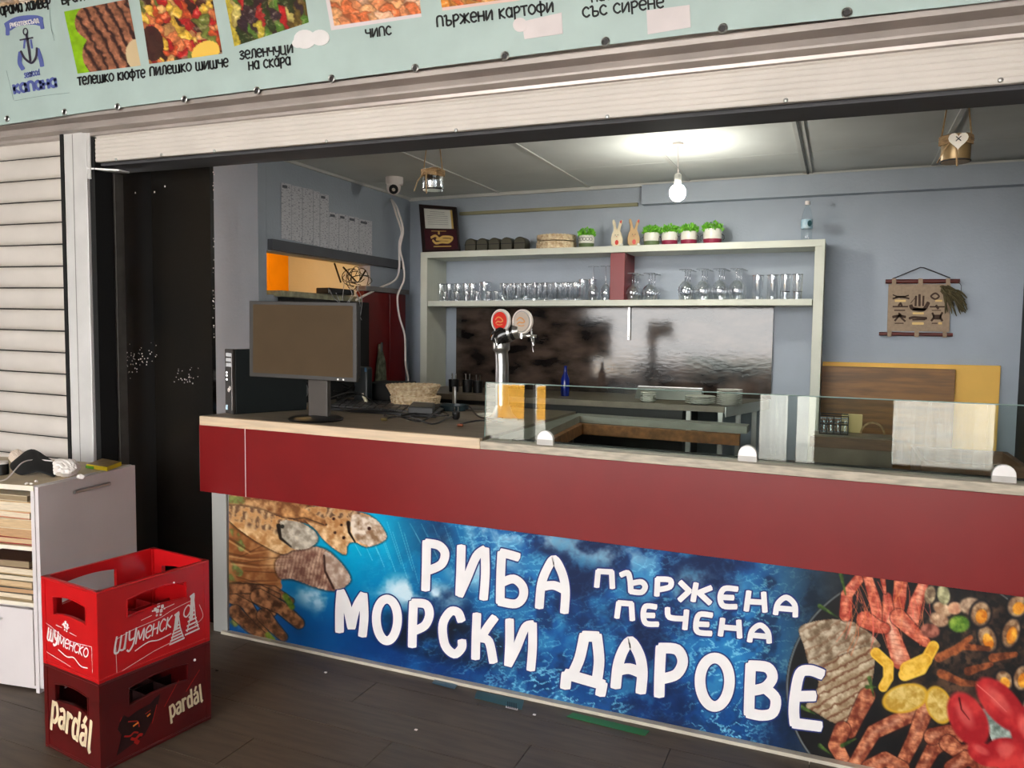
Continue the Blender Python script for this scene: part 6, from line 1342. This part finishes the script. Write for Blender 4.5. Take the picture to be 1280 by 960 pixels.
# upper crate print: script lettering, small emblem, frame lines and twin monument
for face, L_ in ((0, .32), (1, .435)):
    f = fp_(W2, face, L_, hT); b = MB(); W2 = W2_; k_ = 1.0
    g = lambda x, y, lift=0.0: W2(face, x, y, .0010+lift)
    if face == 0:
        write(b, 'шуменско', (.022, .088), (.262, .074), .034, .0048, g, .25, 0, 1); write(b, 'шу', (.020, .088), (.085, .086), .046, .0062, g, .25, .0002, 1)
        ribbon(b, [(.018, .145), (.06, .135), (.13, .115), (.2, .112), (.285, .118)], .0018, g); ribbon(b, [(.018, .145), (.018, .042)], .0018, g, False); ribbon(b, [(.018, .042), (.16, .022)], .0018, g, False); ribbon(b, [(.285, .118), (.286, .03)], .0018, g, False)
        ribbon(b, [(.09, .066), (.14, .052), (.18, .058), (.22, .038), (.26, .040)], .004, g); ribbon(b, [(.08, .150), (.115, .148)], .002, g, False); ribbon(b, [(.16, .140), (.20, .136)], .002, g, False)
        ex, ey, es = .138, .150, 1.0
    else:
        write(b, 'шу', (.050, .082), (.130, .090), .056, .0066, g, .3, 0, 1); write(b, 'менск', (.130, .090), (.272, .104), .042, .0052, g, .3, 0, 1); write(b, 'о', (.318, .118), (.352, .122), .042, .0052, g, .3, 0, 1)
        ribbon(b, [(.13, .066), (.18, .080), (.22, .074), (.27, .080)], .004, g)
        ribbon(b, [(.06, .128), (.12, .142), (.22, .150), (.28, .165), (.36, .176)], .0018, g); ribbon(b, [(.06, .128), (.062, .010)], .0018, g, False); ribbon(b, [(.062, .010), (.20, .040), (.27, .048)], .0018, g, False); ribbon(b, [(.39, .15), (.405, .10), (.37, .08)], .0018, g)
        ribbon(b, [(.155, .165), (.195, .170)], .0022, g, False); ribbon(b, [(.245, .180), (.285, .184)], .0022, g, False)
        ex, ey, es = .222, .172, 1.25
        for (mx, mz, hh) in ((.293, .042, .10), (.358, .056, .135)):      # the stepped monument in line work
            for j in range(6):
                zz = mz+hh*.07*j*1.6; wv = .030*(1-j*.14); ribbon(b, [(mx-wv, zz), (mx+wv, zz+.004)], .0062, g, False, .0003)
            ribbon(b, [(mx-.004, mz+.05), (mx+.006, mz+hh)], .014, g, False, .0003); ribbon(b, [(mx-.022, mz+.01), (mx-.010, mz+.05), (mx-.002, mz+hh)], .004, g, False, .0003); ribbon(b, [(mx+.026, mz+.01), (mx+.014, mz+.05), (mx+.008, mz+hh)], .004, g, False, .0003)
            ribbon(b, [(mx-.006, mz+hh), (mx+.010, mz+hh+.006)], .008, g, False, .0003)
    for (dx, dy, rr_) in ((-.010, .012, .007), (0, .020, .008), (.012, .014, .007), (-.004, .006, .008), (.008, .003, .007), (-.006, -.006, .004), (.006, -.008, .004), (-.018, .010, .003), (.018, .006, .003)):
        ribbon(b, [(ex+dx*es-.002, ey+dy*es), (ex+dx*es+.002, ey+dy*es)], rr_*1.5*es, g, False, .0004)
    b.build('lettering', M_ink, c2, world=True)['label'] = 'white script and emblem print'
# lower crate print: blackletter words and a dark cat's head
b = MB(); g = lambda x, y, lift=0.0: W1(0, x, y, .0010+lift)
write(b, 'pаrdál'.replace('а', 'a'), (.030, .105), (.270, .060), .085, .0150, g, 0, 0, 1)
b.build('lettering', CREAM, c1, world=True)['label'] = 'cream blackletter word'
b = MB(); g = lambda x, y, lift=0.0: W1(1, x, y, .0010+lift)
write(b, 'pardál', (.262, .075), (.405, .088), .052, .0088, g, 0, 0, 1)
b.build('lettering', CREAM, c1, world=True)['label'] = 'cream blackletter word'
M_pan = mat('print_dark', (34, 10, 12), .4); M_panr = mat('print_red', (170, 30, 24), .4); M_pano = mat('print_orange', (232, 130, 50), .4)
b = MB()
def blob(b, pts, lift): b.prism([g(x, y, lift) for x, y in pts], -uc*.0004)
blob(b, [(.055, .035), (.16, .06), (.19, .10), (.215, .15), (.225, .185), (.205, .178), (.185, .165), (.13, .158), (.10, .150), (.085, .165), (.07, .150), (.06, .125), (.075, .10)], .0)
b.build('cat_head_print', M_pan, c1, world=True)
b = MB()
for pts, w_ in [([(.10, .135), (.12, .128), (.135, .12), (.14, .10)], .004), ([(.085, .09), (.105, .082), (.12, .088), (.135, .08)], .006), ([(.11, .07), (.125, .062), (.14, .07), (.15, .066)], .010), ([(.19, .09), (.20, .12), (.21, .15)], .003), ([(.165, .135), (.185, .14)], .003), ([(.07, .15), (.075, .16)], .003), ([(.24, .13), (.30, .205)], .003), ([(.33, .15), (.39, .21)], .003), ([(.125, .055), (.135, .045)], .014)]: ribbon(b, pts, w_, g, True, .0008)
b.build('cat_head_print', M_panr, c1, world=True)
b = MB(); ribbon(b, [(.118, .112), (.135, .116)], .006, g, False, .0012); ribbon(b, [(.172, .124), (.182, .128)], .006, g, False, .0012); b.build('cat_eyes_print', M_pano, c1, world=True)
# small white fleck near the top of each crate side
b = MB(); b.ball(W2(1, .285, .262, .001), .004, 6); b.build('white_speck', M_ink, c2, world=True); b = MB(); b.ball(W1(1, .37, .255, .001), .005, 6); b.build('white_speck', M_ink, c1, world=True)

# litter under the counter edge
def flat(px4, name, m_, lab):
    q_ = [at(x, y_, Z=zf(-1.0)+.0)+Vector((0, 0, .001)) for x, y_ in px4]; q_ = [Vector((v_.x, v_.y, zf(v_.x)+.0008)) for v_ in q_]
    o = MB().quadbox(q_, (0, 0, .0015)).build(name, m_); tag(o, lab, 'litter'); return o
flat([(540, 856), (568, 863), (572, 858), (544, 850)], 'blue_wrapper', mat('wrapper_blue', (60, 96, 116), .3), 'small blue plastic wrapper under the counter edge, left of the teal label')
wl_ = flat([(593, 874), (652, 888), (655, 876), (596, 865)], 'teal_label', mat('label_teal', (42, 84, 86), .35), 'teal packet label with a barcode lying under the counter edge')
b = MB()
for i in range(7):
    x = 634+i*1.8; q_ = [at(x+dx, y_, Z=zf(-1.1)+.003) for dx, y_ in ((0, 884.2+i*.4), (.9, 884.4+i*.4), (.9, 877+i*.4), (0, 876.8+i*.4))]; b.quadbox(q_, (0, 0, .0004))
q_ = [at(x, y_, Z=zf(-1.1)+.0022) for x, y_ in ((632, 884.5), (647, 888), (648, 877.5), (633, 874.5))]; MB().quadbox(q_, (0, 0, .0005)).build('barcode_patch', M_ink, None); bpy.data.objects['barcode_patch'].parent = wl_
b.build('barcode_bars', M_textb, None).parent = wl_
flat([(708, 896), (806, 919), (812, 913), (716, 891)], 'green_strip', mat('strip_green', (20, 110, 50), .4), 'long green plastic strip under the counter edge')
for i, (px, py) in enumerate([(407, 843), (520, 913), (668, 893), (271, 842)]):
    p = at(px, py, Z=0); o = MB().box(p.x-.006, p.x+.006, p.y-.005, p.y+.005, zf(p.x)+.0003, zf(p.x)+.004).build('debris_crumb', M_bag if i < 3 else M_blackm, bev=.002); tag(o, ['pale crumb on the floor left of centre near the sign', 'white crumb on the floor at the bottom centre', 'pale crumb on the floor near the teal label', 'dark scrap on the floor beside the crates'][i], 'crumb')
